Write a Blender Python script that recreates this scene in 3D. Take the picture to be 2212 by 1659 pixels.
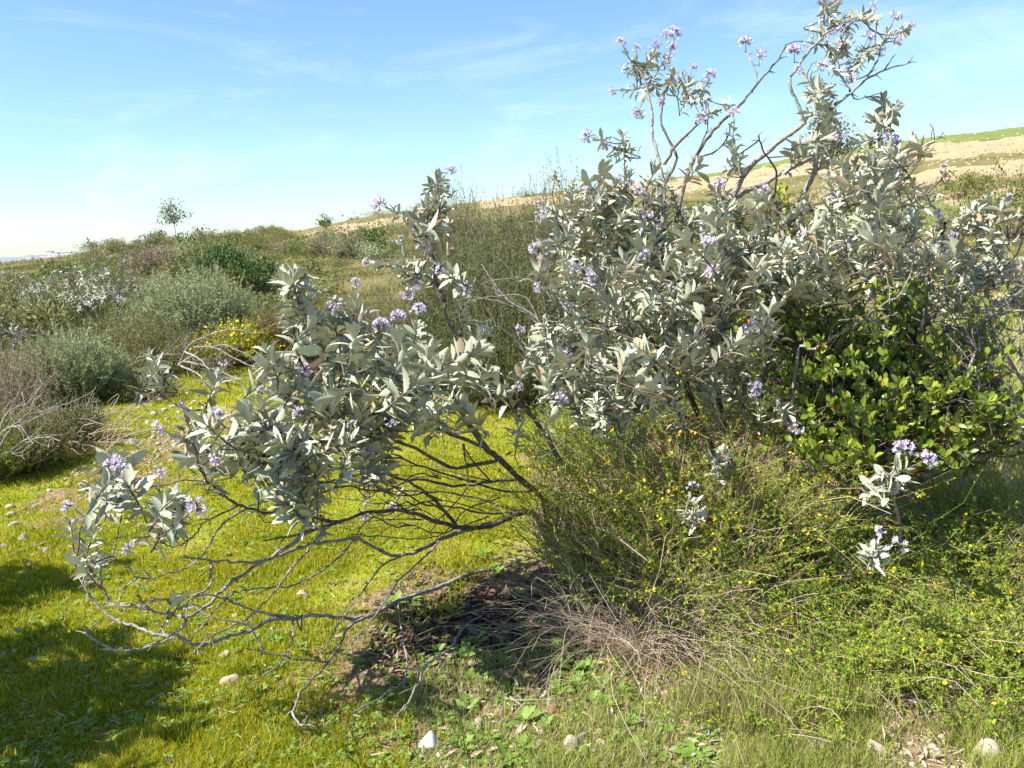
import bpy, math, random
import numpy as np
from mathutils import Matrix, Vector

rng = np.random.default_rng(11)
random.seed(11)
scene = bpy.context.scene
for o in list(bpy.data.objects):
    bpy.data.objects.remove(o)
COL = scene.collection

# ------------------------------------------------------------------ camera
PITCH, ROLL, EYE = math.radians(10.4), math.radians(3.0), 1.6
FPX = 1791.0                                    # focal length in units of a 2212 px wide picture
cp, sp = math.cos(PITCH), math.sin(PITCH)
F = np.array([0, cp, -sp]); R0 = np.array([1.0, 0, 0]); U0 = np.array([0, sp, cp])
RT = R0 * math.cos(ROLL) - U0 * math.sin(ROLL)
UP = U0 * math.cos(ROLL) + R0 * math.sin(ROLL)
CAM = np.array([0, 0, EYE])
cd = bpy.data.cameras.new('camera'); cam = bpy.data.objects.new('camera', cd); COL.objects.link(cam)
cam.matrix_world = Matrix(((RT[0], UP[0], -F[0], 0), (RT[1], UP[1], -F[1], 0), (RT[2], UP[2], -F[2], EYE), (0, 0, 0, 1)))
cd.sensor_width = 36; cd.lens = 36 * FPX / 2212
cd.clip_start = 0.05; cd.clip_end = 20000
scene.camera = cam

# ------------------------------------------------------------------ light
SUN_EL, SUN_AZ = math.radians(48), math.radians(-107)       # azimuth from +Y towards +X
sd = np.array([math.sin(SUN_AZ) * math.cos(SUN_EL), math.cos(SUN_AZ) * math.cos(SUN_EL), math.sin(SUN_EL)])
sl = bpy.data.lights.new('sun', 'SUN'); sun = bpy.data.objects.new('sun', sl); COL.objects.link(sun)
sl.energy = 5.0; sl.angle = math.radians(0.55); sl.color = (1.0, 0.95, 0.86)
sun.rotation_euler = Vector(sd).to_track_quat('Z', 'Y').to_euler()
sun.location = (-20, -6, 25)
world = bpy.data.worlds.new('World'); scene.world = world; world.use_nodes = True
wn = world.node_tree; wn.nodes.clear()
def N(nt, t, **kw):
    n = nt.nodes.new(t)
    for k, v in kw.items():
        setattr(n, k, v)
    return n
sky = N(wn, 'ShaderNodeTexSky'); sky.sky_type = 'NISHITA'; sky.sun_disc = False
sky.sun_elevation = SUN_EL; sky.sun_rotation = SUN_AZ % (2 * math.pi)
sky.air_density = 1.0; sky.dust_density = 0.35; sky.ozone_density = 2.0
tc = N(wn, 'ShaderNodeTexCoord')
sep = N(wn, 'ShaderNodeSeparateXYZ'); wn.links.new(tc.outputs['Generated'], sep.inputs[0])
mp = N(wn, 'ShaderNodeMapping'); mp.inputs['Rotation'].default_value = (0.2, 0.35, 0.5)
mp.inputs['Scale'].default_value = (1.6, 4.5, 7.0)
wn.links.new(tc.outputs['Generated'], mp.inputs[0])
nz = N(wn, 'ShaderNodeTexNoise'); nz.inputs['Scale'].default_value = 1.5; nz.inputs['Detail'].default_value = 7
nz.inputs['Roughness'].default_value = 0.62; nz.inputs['Distortion'].default_value = 0.9
wn.links.new(mp.outputs[0], nz.inputs['Vector'])
cr_ = N(wn, 'ShaderNodeValToRGB'); cr_.color_ramp.elements[0].position = 0.50; cr_.color_ramp.elements[1].position = 0.95
cr_.color_ramp.elements[1].color = (0.42, 0.42, 0.42, 1)
wn.links.new(nz.outputs['Fac'], cr_.inputs[0])
mixc = N(wn, 'ShaderNodeMix', data_type='RGBA')
wn.links.new(cr_.outputs[0], mixc.inputs['Factor']); wn.links.new(sky.outputs[0], mixc.inputs['A'])
mixc.inputs['B'].default_value = (9.0, 9.3, 9.6, 1)
hs = N(wn, 'ShaderNodeHueSaturation'); hs.inputs['Saturation'].default_value = 1.0
tintn = N(wn, 'ShaderNodeMix', data_type='RGBA', blend_type='MULTIPLY'); tintn.inputs['Factor'].default_value = 1
tintn.inputs['B'].default_value = (0.87, 1.02, 1.17, 1); wn.links.new(sky.outputs[0], tintn.inputs['A'])
wn.links.new(tintn.outputs['Result'], hs.inputs['Color']); wn.links.new(hs.outputs[0], mixc.inputs['A'])
bg = N(wn, 'ShaderNodeBackground'); bg.inputs['Strength'].default_value = 0.083
wn.links.new(mixc.outputs['Result'], bg.inputs['Color'])
wo = N(wn, 'ShaderNodeOutputWorld'); wn.links.new(bg.outputs[0], wo.inputs[0])
scene.view_settings.view_transform = 'Standard'; scene.view_settings.look = 'None'
scene.view_settings.exposure = 1.2; scene.view_settings.gamma = 1.0; scene.view_settings.use_curve_mapping = False
scene.render.engine = 'CYCLES'

# ------------------------------------------------------------------ picture geometry helpers
def ray(px, py):
    px = np.asarray(px, float); py = np.asarray(py, float)
    return F + RT * ((px - 1106) / FPX)[..., None] - UP * ((py - 829.5) / FPX)[..., None]
def P3(px, py, depth):
    return CAM + ray(px, py) * np.asarray(depth, float)[..., None]
def project(p):
    q = np.asarray(p) - CAM
    d = q @ F
    return 1106 + FPX * (q @ RT) / d, 829.5 - FPX * (q @ UP) / d, d

SKY_LINE = [(-700, 575), (0, 567), (140, 553), (300, 527), (450, 512), (650, 497), (720, 482), (830, 462), (1050, 432),
            (1150, 420), (1550, 372), (1800, 322), (1930, 305), (2212, 273), (2900, 240)]
_r = np.array([ray(a, b) for a, b in SKY_LINE])
SK_AZ = np.arctan2(_r[:, 0], _r[:, 1]); SK_TE = _r[:, 2] / np.hypot(_r[:, 0], _r[:, 1])
SK_AZ = np.concatenate([[-math.pi, -1.6], SK_AZ, [1.6, math.pi]]); SK_TE = np.concatenate([[0, -0.005], SK_TE, [0.05, 0]])
def vnoise(x, y, s, seed=0):
    a = seed * 1.7
    x = x / s; y = y / s
    return (np.sin(x * 1.3 + 1.9 * np.sin(y * 0.9 + a) + a) * np.cos(y * 1.1 - 1.4 * np.sin(x * 0.7 - a) + 2 * a)
            + 0.5 * np.sin(2.3 * x + 1.1 * y + 3 * a) * np.cos(2.9 * y - 1.7 * x + a)) / 1.5
def terrain(x, y):
    x = np.asarray(x, float); y = np.asarray(y, float)
    d = np.hypot(x, y); az = np.arctan2(x, y)
    te = np.interp(az, SK_AZ, SK_TE)
    D = np.interp(az, [-1.0, -0.5, 0.0, 0.5, 1.0], [95, 90, 80, 72, 72])
    t = np.clip((d - 10) / (D - 10), 0, 1)
    z = (EYE + D * te) * t ** 1.35
    over = np.clip(d - D, 0, None)
    z = z - np.minimum(0.035 * over, 9.0 + EYE + D * te)
    z = z + 0.025 * vnoise(x, y, 0.45, 1) * np.clip(d / 4, 0, 1) + 0.05 * vnoise(x, y, 1.3, 2) * np.clip((d - 2) / 4, 0, 1)
    z = z + 0.22 * vnoise(x, y, 5.0, 3) * np.clip((d - 11) / 12, 0, 1) * np.clip((D - d) / 25, 0, 1)
    return z
def ground(px, py):
    """point of the terrain seen at a picture position"""
    r = ray(px, py)
    ds = np.exp(np.linspace(math.log(1.2), math.log(140), 1600))
    p = CAM + ds[:, None] * r
    below = p[:, 2] < terrain(p[:, 0], p[:, 1])
    i = int(np.argmax(below)) if below.any() else len(ds) - 1
    q = p[i]; q[2] = terrain(q[0], q[1])
    return q
def gxy(x, y):
    return np.array([x, y, float(terrain(x, y))])

# ------------------------------------------------------------------ object helpers
def link(o, parent=None):
    COL.objects.link(o)
    if parent is not None:
        o.parent = parent
    return o
def thing(name, label, cat, loc, group=None):
    o = bpy.data.objects.new(name, None); link(o); o.location = [float(v) for v in loc]
    o.empty_display_size = 0.1
    o['label'] = label; o['category'] = cat
    if group: o['group'] = group
    return o
def tag(o, label=None, cat=None, group=None, kind=None):
    if label: o['label'] = label
    if cat: o['category'] = cat
    if group: o['group'] = group
    if kind: o['kind'] = kind
    return o
def mesh(name, V, T, mats, midx=None, tint=None, smooth=True, attrs=None):
    V = np.ascontiguousarray(V, dtype=np.float32); T = np.ascontiguousarray(T, dtype=np.int32)
    me = bpy.data.meshes.new(name)
    me.vertices.add(len(V)); me.vertices.foreach_set('co', V.ravel())
    me.loops.add(T.size); me.loops.foreach_set('vertex_index', T.ravel())
    me.polygons.add(len(T)); me.polygons.foreach_set('loop_start', np.arange(0, T.size, 3, dtype=np.int32))
    for m in mats: me.materials.append(m)
    if midx is not None: me.polygons.foreach_set('material_index', np.ascontiguousarray(midx, dtype=np.int32))
    me.polygons.foreach_set('use_smooth', np.full(len(T), smooth))
    if tint is not None:
        a = me.attributes.new('tint', 'FLOAT', 'POINT'); a.data.foreach_set('value', np.ascontiguousarray(tint, dtype=np.float32))
    for k, v in (attrs or {}).items():
        a = me.attributes.new(k, 'FLOAT', 'POINT'); a.data.foreach_set('value', np.ascontiguousarray(v, dtype=np.float32))
    me.update(calc_edges=True)
    return me
class MB:
    """collects triangles"""
    def __init__(s): s.V = []; s.T = []; s.M = []; s.C = []; s.n = 0
    def add(s, V, T, m=0, tint=None):
        V = np.asarray(V, float).reshape(-1, 3); T = np.asarray(T).reshape(-1, 3)
        s.V.append(V); s.T.append(T + s.n); s.n += len(V)
        s.M.append(np.broadcast_to(m, (len(T),)).astype(int)); s.C.append(np.zeros(len(V)) if tint is None else np.broadcast_to(tint, (len(V),)))
    def data(s, name, mats, base=(0, 0, 0), smooth=True):
        return mesh(name, np.concatenate(s.V) - np.asarray(base), np.concatenate(s.T), mats, np.concatenate(s.M), np.concatenate(s.C), smooth)
    def build(s, name, mats, parent=None, base=(0, 0, 0), smooth=True, kind=None):
        if not s.V: return None
        o = link(bpy.data.objects.new(name, s.data(name, mats, base, smooth)), parent)
        if kind: o['kind'] = kind
        return o
def unit(v):
    v = np.asarray(v, float); return v / np.maximum(np.linalg.norm(v, axis=-1, keepdims=True), 1e-9)
def rdir(n):
    return unit(rng.normal(size=(n, 3)))
def frames(d, n):
    x = unit(d); z = unit(n - x * np.sum(n * x, -1, keepdims=True)); y = np.cross(z, x)
    return x, y, z
def place(tpl, pos, d, nrm, ln, wd=None):
    """copies of a leaf template: returns verts (N*m,3), tris"""
    tv, tt = tpl
    wd = ln if wd is None else wd
    x, y, z = frames(d, nrm)
    V = pos[:, None, :] + tv[None, :, 0:1] * (x * ln[:, None])[:, None] + tv[None, :, 1:2] * (y * wd[:, None])[:, None] + tv[None, :, 2:3] * (z * ln[:, None])[:, None]
    m = len(tv)
    T = tt[None] + (np.arange(len(pos)) * m)[:, None, None]
    return V.reshape(-1, 3), T.reshape(-1, 3)
def tubes(P, R, k=3):
    """P (N,m,3) polylines, R (N,m) radii"""
    P = np.asarray(P, float); R = np.asarray(R, float)
    n, m, _ = P.shape
    t = np.gradient(P, axis=1); t = unit(t)
    ref = np.where(np.abs(t[..., 2:3]) > 0.92, np.array([1.0, 0, 0]), np.array([0, 0, 1.0]))
    a = unit(np.cross(t, ref)); b = np.cross(t, a)
    ang = np.arange(k) * 2 * math.pi / k
    V = P[:, :, None] + R[:, :, None, None] * (np.cos(ang)[None, None, :, None] * a[:, :, None] + np.sin(ang)[None, None, :, None] * b[:, :, None])
    i = np.arange(m - 1)[:, None]; j = np.arange(k)[None]
    q0 = i * k + j; q1 = i * k + (j + 1) % k; q2 = q1 + k; q3 = q0 + k
    T = np.stack([np.stack([q0, q1, q2], -1), np.stack([q0, q2, q3], -1)], 2).reshape(-1, 3)
    T = T[None] + (np.arange(n) * m * k)[:, None, None]
    return V.reshape(-1, 3), T.reshape(-1, 3)
def catmull(pts, per=4):
    p = np.asarray(pts, float); p = np.vstack([2 * p[0] - p[1], p, 2 * p[-1] - p[-2]])
    out = []
    for i in range(1, len(p) - 2):
        for s in np.arange(per) / per:
            out.append(0.5 * ((2 * p[i]) + (-p[i - 1] + p[i + 1]) * s + (2 * p[i - 1] - 5 * p[i] + 4 * p[i + 1] - p[i + 2]) * s * s
                              + (-p[i - 1] + 3 * p[i] - 3 * p[i + 1] + p[i + 2]) * s ** 3))
    out.append(p[-2]); return np.array(out)

# ------------------------------------------------------------------ materials
def new_mat(name):
    m = bpy.data.materials.new(name); m.use_nodes = True; m.node_tree.nodes.clear(); return m, m.node_tree
def ramp(nt, fac, cols):
    r = N(nt, 'ShaderNodeValToRGB'); e = r.color_ramp.elements
    while len(e) < len(cols): e.new(0.5)
    for i, c in enumerate(cols):
        e[i].position = i / (len(cols) - 1) if len(c) == 3 else c[3]
        e[i].color = (c[0], c[1], c[2], 1)
    nt.links.new(fac, r.inputs[0]); return r.outputs[0]
def leaf_mat(name, cols, trans=0.25, rough=0.55, under=None, spec=0.3, nscale=0, tcol=None, bump=0, rib=0):
    m, nt = new_mat(name)
    at = N(nt, 'ShaderNodeAttribute', attribute_name='tint'); oi = N(nt, 'ShaderNodeObjectInfo')
    ad = N(nt, 'ShaderNodeMath', operation='ADD'); nt.links.new(at.outputs['Fac'], ad.inputs[0]); nt.links.new(oi.outputs['Random'], ad.inputs[1])
    fr = N(nt, 'ShaderNodeMath', operation='FRACT'); nt.links.new(ad.outputs[0], fr.inputs[0])
    c = ramp(nt, fr.outputs[0], cols)
    if nscale:
        tco = N(nt, 'ShaderNodeTexCoord')
        no = N(nt, 'ShaderNodeTexNoise'); no.inputs['Scale'].default_value = nscale; no.inputs['Detail'].default_value = 3
        nt.links.new(tco.outputs['Object'], no.inputs['Vector'])
        mr = N(nt, 'ShaderNodeMapRange'); mr.inputs[1].default_value = 0.3; mr.inputs[2].default_value = 0.7; mr.inputs[3].default_value = 0.72; mr.inputs[4].default_value = 1.2
        nt.links.new(no.outputs['Fac'], mr.inputs[0])
        mm = N(nt, 'ShaderNodeMix', data_type='RGBA', blend_type='MULTIPLY'); mm.inputs['Factor'].default_value = 1
        nt.links.new(c, mm.inputs['A']); nt.links.new(mr.outputs[0], mm.inputs['B']); c = mm.outputs['Result']
    if rib:
        tco2 = N(nt, 'ShaderNodeTexCoord'); sx = N(nt, 'ShaderNodeSeparateXYZ'); nt.links.new(tco2.outputs['Object'], sx.inputs[0])
        ab = N(nt, 'ShaderNodeMath', operation='ABSOLUTE'); nt.links.new(sx.outputs[1], ab.inputs[0])
        m1 = N(nt, 'ShaderNodeMath', operation='MULTIPLY_ADD'); nt.links.new(ab.outputs[0], m1.inputs[0]); m1.inputs[1].default_value = -1.1; nt.links.new(sx.outputs[0], m1.inputs[2])
        m2 = N(nt, 'ShaderNodeMath', operation='MULTIPLY'); nt.links.new(m1.outputs[0], m2.inputs[0]); m2.inputs[1].default_value = 2 * math.pi * rib
        m3 = N(nt, 'ShaderNodeMath', operation='SINE'); nt.links.new(m2.outputs[0], m3.inputs[0])
        m4 = N(nt, 'ShaderNodeMapRange'); m4.inputs[1].default_value = -1; m4.inputs[2].default_value = 0.6; m4.inputs[3].default_value = 0.66; m4.inputs[4].default_value = 1.08; nt.links.new(m3.outputs[0], m4.inputs[0])
        m5 = N(nt, 'ShaderNodeMix', data_type='RGBA', blend_type='MULTIPLY'); m5.inputs['Factor'].default_value = 1
        nt.links.new(c, m5.inputs['A']); nt.links.new(m4.outputs[0], m5.inputs['B']); c = m5.outputs['Result']
    if under:
        ge = N(nt, 'ShaderNodeNewGeometry'); mu = N(nt, 'ShaderNodeMix', data_type='RGBA')
        nt.links.new(ge.outputs['Backfacing'], mu.inputs['Factor']); nt.links.new(c, mu.inputs['A']); mu.inputs['B'].default_value = (*under, 1); c = mu.outputs['Result']
    b = N(nt, 'ShaderNodeBsdfPrincipled'); nt.links.new(c, b.inputs['Base Color']); b.inputs['Roughness'].default_value = rough
    b.inputs['Specular IOR Level'].default_value = spec
    t = N(nt, 'ShaderNodeBsdfTranslucent')
    if tcol:
        mt = N(nt, 'ShaderNodeMix', data_type='RGBA', blend_type='MULTIPLY'); mt.inputs['Factor'].default_value = 1
        nt.links.new(c, mt.inputs['A']); mt.inputs['B'].default_value = (*tcol, 1); nt.links.new(mt.outputs['Result'], t.inputs[0])
    else: nt.links.new(c, t.inputs[0])
    mx = N(nt, 'ShaderNodeMixShader'); mx.inputs[0].default_value = trans
    nt.links.new(b.outputs[0], mx.inputs[1]); nt.links.new(t.outputs[0], mx.inputs[2])
    o = N(nt, 'ShaderNodeOutputMaterial'); nt.links.new(mx.outputs[0], o.inputs[0]); return m
def rough_mat(name, cols, scale=20, rough=0.85, bump=0.4, detail=6, stretch=None):
    m, nt = new_mat(name)
    tco = N(nt, 'ShaderNodeTexCoord'); no = N(nt, 'ShaderNodeTexNoise'); no.inputs['Scale'].default_value = scale; no.inputs['Detail'].default_value = detail
    no.inputs['Roughness'].default_value = 0.65
    oi = N(nt, 'ShaderNodeObjectInfo'); va = N(nt, 'ShaderNodeVectorMath', operation='ADD')
    nt.links.new(tco.outputs['Object'], va.inputs[0]); nt.links.new(oi.outputs['Random'], va.inputs[1]); nt.links.new(va.outputs[0], no.inputs['Vector'])
    n = len(cols); cs = [(*c, 0.32 + 0.36 * i / (n - 1)) for i, c in enumerate(cols)]
    c = ramp(nt, no.outputs['Fac'], cs)
    b = N(nt, 'ShaderNodeBsdfPrincipled'); nt.links.new(c, b.inputs['Base Color']); b.inputs['Roughness'].default_value = rough; b.inputs['Specular IOR Level'].default_value = 0.2
    bu = N(nt, 'ShaderNodeBump'); bu.inputs['Strength'].default_value = bump; bu.inputs['Distance'].default_value = 0.01
    nt.links.new(no.outputs['Fac'], bu.inputs['Height']); nt.links.new(bu.outputs[0], b.inputs['Normal'])
    o = N(nt, 'ShaderNodeOutputMaterial'); nt.links.new(b.outputs[0], o.inputs[0]); return m

M_YS = leaf_mat('woolly_grey_leaf', [(.33, .36, .24), (.50, .52, .39), (.62, .63, .50), (.40, .43, .30)], 0.07, 0.8, under=(.40, .41, .30), spec=0.15, nscale=60, rib=9)
M_YSDRY = leaf_mat('dry_tan_leaf', [(.36, .25, .14), (.42, .34, .24), (.30, .25, .19), (.46, .33, .17)], 0.15, 0.85, nscale=50)
M_BARK = rough_mat('grey_brown_bark', [(.055, .043, .036), (.15, .12, .10), (.27, .23, .20)], 45, 0.9, 0.8)
M_BARKG = rough_mat('bleached_grey_bark', [(.12, .10, .085), (.28, .25, .22), (.42, .39, .35)], 40, 0.9, 0.7)
M_BARKB = rough_mat('warm_brown_bark', [(.06, .04, .03), (.16, .105, .075), (.25, .18, .14)], 45, 0.9, 0.7)
M_PETAL = leaf_mat('lavender_petal', [(.68, .58, .74), (.82, .75, .86), (.58, .47, .68)], 0.35, 0.6)
M_CALYX = leaf_mat('dull_calyx', [(.16, .13, .15), (.22, .20, .20)], 0.1, 0.8)
M_LB = leaf_mat('glossy_green_leaf', [(.10, .155, .018), (.21, .28, .028), (.14, .20, .02), (.33, .37, .045)], 0.28, 0.36, spec=0.5, under=(.16, .20, .07))
M_LBRED = leaf_mat('red_old_leaf', [(.55, .07, .02), (.6, .2, .03)], 0.3, 0.5)
M_LBY = leaf_mat('yellow_green_leaf', [(.36, .38, .05), (.42, .36, .06), (.28, .34, .05)], 0.35, 0.45)
M_DW = leaf_mat('deerweed_leaflet', [(.15, .26, .022), (.27, .40, .03), (.40, .46, .05), (.20, .33, .045)], 0.4, 0.6)
M_DWST = leaf_mat('deerweed_stem', [(.18, .25, .04), (.28, .15, .08), (.23, .30, .06), (.34, .25, .15)], 0.05, 0.7)
M_DEAD = leaf_mat('dead_twig', [(.32, .25, .17), (.45, .37, .27), (.30, .20, .13), (.55, .48, .38)], 0.0, 0.9)
M_STEM = leaf_mat('brown_shrub_stem', [(.19, .14, .09), (.29, .22, .15), (.24, .21, .10), (.38, .32, .25)], 0.0, 0.9)
M_YEL = leaf_mat('yellow_blossom', [(.80, .55, .01), (.85, .65, .03), (.78, .40, .01)], 0.3, 0.6)
M_GRASS = leaf_mat('meadow_grass_blade', [(.18, .27, .010), (.32, .37, .010), (.42, .41, .015), (.54, .46, .09)], 0.42, 0.6, tcol=(1.1, 1.05, .6))
M_GRASS2 = leaf_mat('pale_grass_blade', [(.24, .33, .035), (.36, .41, .07), (.50, .43, .22), (.42, .34, .19), (.29, .38, .045)], 0.42, 0.6)
M_GRASS3 = leaf_mat('dry_hill_grass', [(.19, .185, .05), (.165, .19, .035), (.24, .19, .07), (.115, .145, .028)], 0.3, 0.7)
M_WEED = leaf_mat('fresh_weed_leaf', [(.16, .27, .04), (.24, .36, .06), (.20, .31, .07)], 0.35, 0.5)
M_CHAM = leaf_mat('needle_leaf', [(.065, .10, .025), (.10, .145, .033), (.16, .19, .055), (.085, .115, .03)], 0.2, 0.7)
M_SAGE = leaf_mat('grey_green_sage', [(.26, .30, .14), (.35, .39, .21), (.40, .44, .21), (.30, .34, .19)], 0.25, 0.8)
M_OLIVE = leaf_mat('olive_scrub', [(.13, .15, .04), (.20, .21, .07), (.24, .235, .07), (.16, .18, .055)], 0.25, 0.8)
M_BROWN = leaf_mat('brown_scrub', [(.21, .165, .11), (.29, .23, .165), (.19, .165, .09), (.27, .24, .11)], 0.2, 0.85)
M_DKGRN = leaf_mat('dark_green_scrub', [(.055, .10, .022), (.09, .155, .03), (.14, .22, .045)], 0.2, 0.6)
M_GOLD = leaf_mat('golden_scrub', [(.22, .17, .04), (.28, .20, .05), (.17, .17, .05)], 0.25, 0.7)
M_EUC = leaf_mat('dull_eucalyptus_leaf', [(.15, .18, .09), (.21, .23, .12), (.27, .23, .14)], 0.3, 0.6)
STONE_MATS = {
    'cream': rough_mat('cream_stone', [(.32, .26, .17), (.46, .39, .29), (.58, .52, .42)], 26, 0.85, 0.5),
    'tan': rough_mat('tan_stone', [(.36, .26, .16), (.46, .35, .23), (.54, .44, .32)], 26, 0.85, 0.5),
    'grey': rough_mat('grey_stone', [(.22, .20, .18), (.32, .30, .27), (.42, .39, .35)], 26, 0.85, 0.5),
    'white': rough_mat('white_stone', [(.46, .42, .36), (.62, .59, .54), (.74, .72, .69)], 26, 0.8, 0.5),
    'reddish': rough_mat('reddish_stone', [(.30, .14, .09), (.40, .22, .15), (.46, .30, .22)], 26, 0.85, 0.5)}

# ------------------------------------------------------------------ leaf templates: x = length 0..1, y = width, z = up (x and z scale with length)
def leaf_tpl(n=9, width=0.34, curl=0.18, fold=0.10, serr=0.0, peak=0.45, tip=0.9):
    s = np.linspace(0, 1, n); w = width * 0.5 * np.sin(math.pi * s ** (math.log(0.5) / math.log(peak))) ** tip
    w[0] = 0.018; w[-1] = 0.006
    w[1:-1] *= 1 + serr * np.where(np.arange(1, n - 1) % 2 == 0, -1, 1)
    z = -curl * s ** 2 + 0.25 * curl * s
    V = []
    for i in range(n):
        lift = fold * (w[i] / (width * 0.5))
        V += [(s[i], -w[i], z[i] + lift), (s[i], 0, z[i]), (s[i], w[i], z[i] + lift)]
    T = []
    for i in range(n - 1):
        a = 3 * i
        for c in (0, 1):
            T += [(a + c, a + c + 3, a + c + 4), (a + c, a + c + 4, a + c + 1)]
    return np.array(V), np.array(T)
T_YS = [leaf_tpl(13, 0.34, 0.12, 0.06, 0.11, .5, .72), leaf_tpl(13, 0.40, 0.32, 0.05, 0.11, .5, .7), leaf_tpl(13, 0.28, -0.14, 0.08, 0.11, .5, .72), leaf_tpl(13, 0.44, 0.05, 0.09, 0.11, .55, .7), leaf_tpl(13, 0.32, 0.55, 0.12, 0.1, .5, .75)]
T_LB = [leaf_tpl(6, 0.55, 0.08, 0.10, 0, 0.55, 0.7), leaf_tpl(6, 0.48, 0.2, 0.05, 0, 0.55, 0.7), leaf_tpl(6, 0.62, -0.08, 0.14, 0, 0.58, 0.7)]
T_DIA = (np.array([(0, 0, 0), (.5, -.5, .06), (1, 0, 0), (.5, .5, .06)]), np.array([(0, 1, 2), (0, 2, 3)]))
T_NEED = (np.array([(0, -.5, 0), (1, 0, 0), (0, .5, 0)]), np.array([(0, 1, 2)]))
T_BLADE = (np.array([(0, -.5, 0), (0, .5, 0), (.5, -.38, .04), (.5, .38, .04), (1, 0, -.12)]), np.array([(0, 2, 1), (1, 2, 3), (2, 4, 3)]))
T_WEED = leaf_tpl(8, 0.36, 0.25, 0.05, 0.28, 0.6, 0.8)

# ------------------------------------------------------------------ GROUND
def poly_mask(px, py, poly):
    inside = np.zeros(px.shape, bool); n = len(poly)
    for i in range(n):
        x1, y1 = poly[i]; x2, y2 = poly[(i + 1) % n]
        c = ((y1 > py) != (y2 > py)) & (px < (x2 - x1) * (py - y1) / (y2 - y1 + 1e-9) + x1)
        inside ^= c
    return inside
def soil_w(x, y):
    """0..1: bare brown soil under and before the big shrub"""
    a = np.exp(-(((x + 0.30) / 0.75) ** 2 + ((y - 3.15) / 0.75) ** 2) ** 1.4)
    c = np.clip((x - 0.05 + 0.25 * (y - 2.2)) / 0.5, 0, 1) * np.clip((3.2 - y) / 0.5, 0, 1) * 0.75
    b = np.clip((x + 0.2) / 0.6, 0, 1) * np.clip((7.0 - y) / 1.0, 0, 1) * np.clip((y - 2.6) / .5, 0, 1) * 0.8
    pth = np.exp(-((x + 3.0 - 0.18 * (y - 5)) / 0.55) ** 2) * np.clip((y - 4.2) / 0.8, 0, 1) * np.clip((8.8 - y) / 1.0, 0, 1) * 0.65
    v = np.maximum(np.maximum(a, b), np.maximum(pth, c))
    return np.clip(v + 0.35 * vnoise(x, y, 0.22, 5) * (v > 0.08), 0, 1)
def build_ground():
    az = np.concatenate([np.arange(-180, -42, 3.0), np.arange(-42, 42, 0.28), np.arange(42, 180, 3.0)]) * math.pi / 180
    rr = np.concatenate([[0.4, 0.9], np.exp(np.linspace(math.log(1.5), math.log(130), 330)), np.exp(np.linspace(math.log(140), math.log(5000), 30))])
    A, Rr = np.meshgrid(az, rr)
    x = Rr * np.sin(A); y = Rr * np.cos(A); z = terrain(x, y)
    m = len(az); n = len(rr)
    V = np.stack([x, y, z], -1).reshape(-1, 3)
    i = np.arange(n - 1)[:, None]; j = np.arange(m)[None]
    q0 = i * m + j; q1 = i * m + (j + 1) % m; q2 = q1 + m; q3 = q0 + m
    T = np.stack([np.stack([q0, q2, q1], -1), np.stack([q0, q3, q2], -1)], 2).reshape(-1, 3)
    V = np.vstack([V, [[0, 0, float(terrain(0, 0))]]]); c = len(V) - 1
    jj = np.arange(m); T = np.vstack([T, np.stack([np.full(m, c), jj, (jj + 1) % m], -1)])
    X, Y = V[:, 0], V[:, 1]; d = np.hypot(X, Y); azv = np.arctan2(X, Y)
    px, py, dep = project(V + np.array([0, 0, 0.001])); ok = dep > 8
    wig = 7 * vnoise(px, py * 3, 60, 4) + 4 * vnoise(px, py * 3, 17, 9)
    bare = np.zeros(len(V))
    for pl in ([(1040, 452), (1040, 433), (1160, 424), (1560, 378), (1800, 338), (1960, 318), (2230, 292), (2600, 262), (2600, 290), (2230, 322), (1960, 352), (1800, 372), (1560, 410), (1150, 446)],
               [(660, 506), (720, 488), (840, 470), (930, 458), (940, 474), (840, 492), (740, 504), (680, 512)],
               [(1500, 452), (1800, 402), (2000, 372), (2230, 338), (2600, 310), (2600, 340), (2230, 376), (2000, 398), (1830, 432), (1500, 480)],
               [(1990, 432), (2230, 392), (2600, 360), (2600, 374), (2230, 408), (2060, 440)]):
        bare = np.maximum(bare, poly_mask(px, py + wig, pl) & ok)
    bare = bare * ok * (d < 82)
    hill = np.clip((d - 9.5) / 3, 0, 1)
    green = np.clip(poly_mask(px, py + wig, [(1780, 460), (2230, 405), (2600, 370), (2600, 470), (2230, 480), (1800, 520)]).astype(float) + poly_mask(px, py + wig * .3, [(1500, 420), (1550, 375), (1800, 338), (1960, 318), (2230, 292), (2600, 262), (2600, 200), (2230, 240), (1500, 330)]), 0, 1) * ok
    mul_shade = np.exp(-(((X + 0.22) / 0.45) ** 2 + ((Y - 3.1) / 0.5) ** 2) ** 1.5)  # leaf litter patch; the crown's shadow is painted into it as dark colour
    me = mesh('ground', V, T, [ground_material()], None, None, True,
              {'soil': soil_w(X, Y) * (1 - hill), 'bare': bare.astype(float), 'hill': hill, 'green': green, 'shaded_mulch': mul_shade})
    o = link(bpy.data.objects.new('ground', me)); o['kind'] = 'structure'
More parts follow.
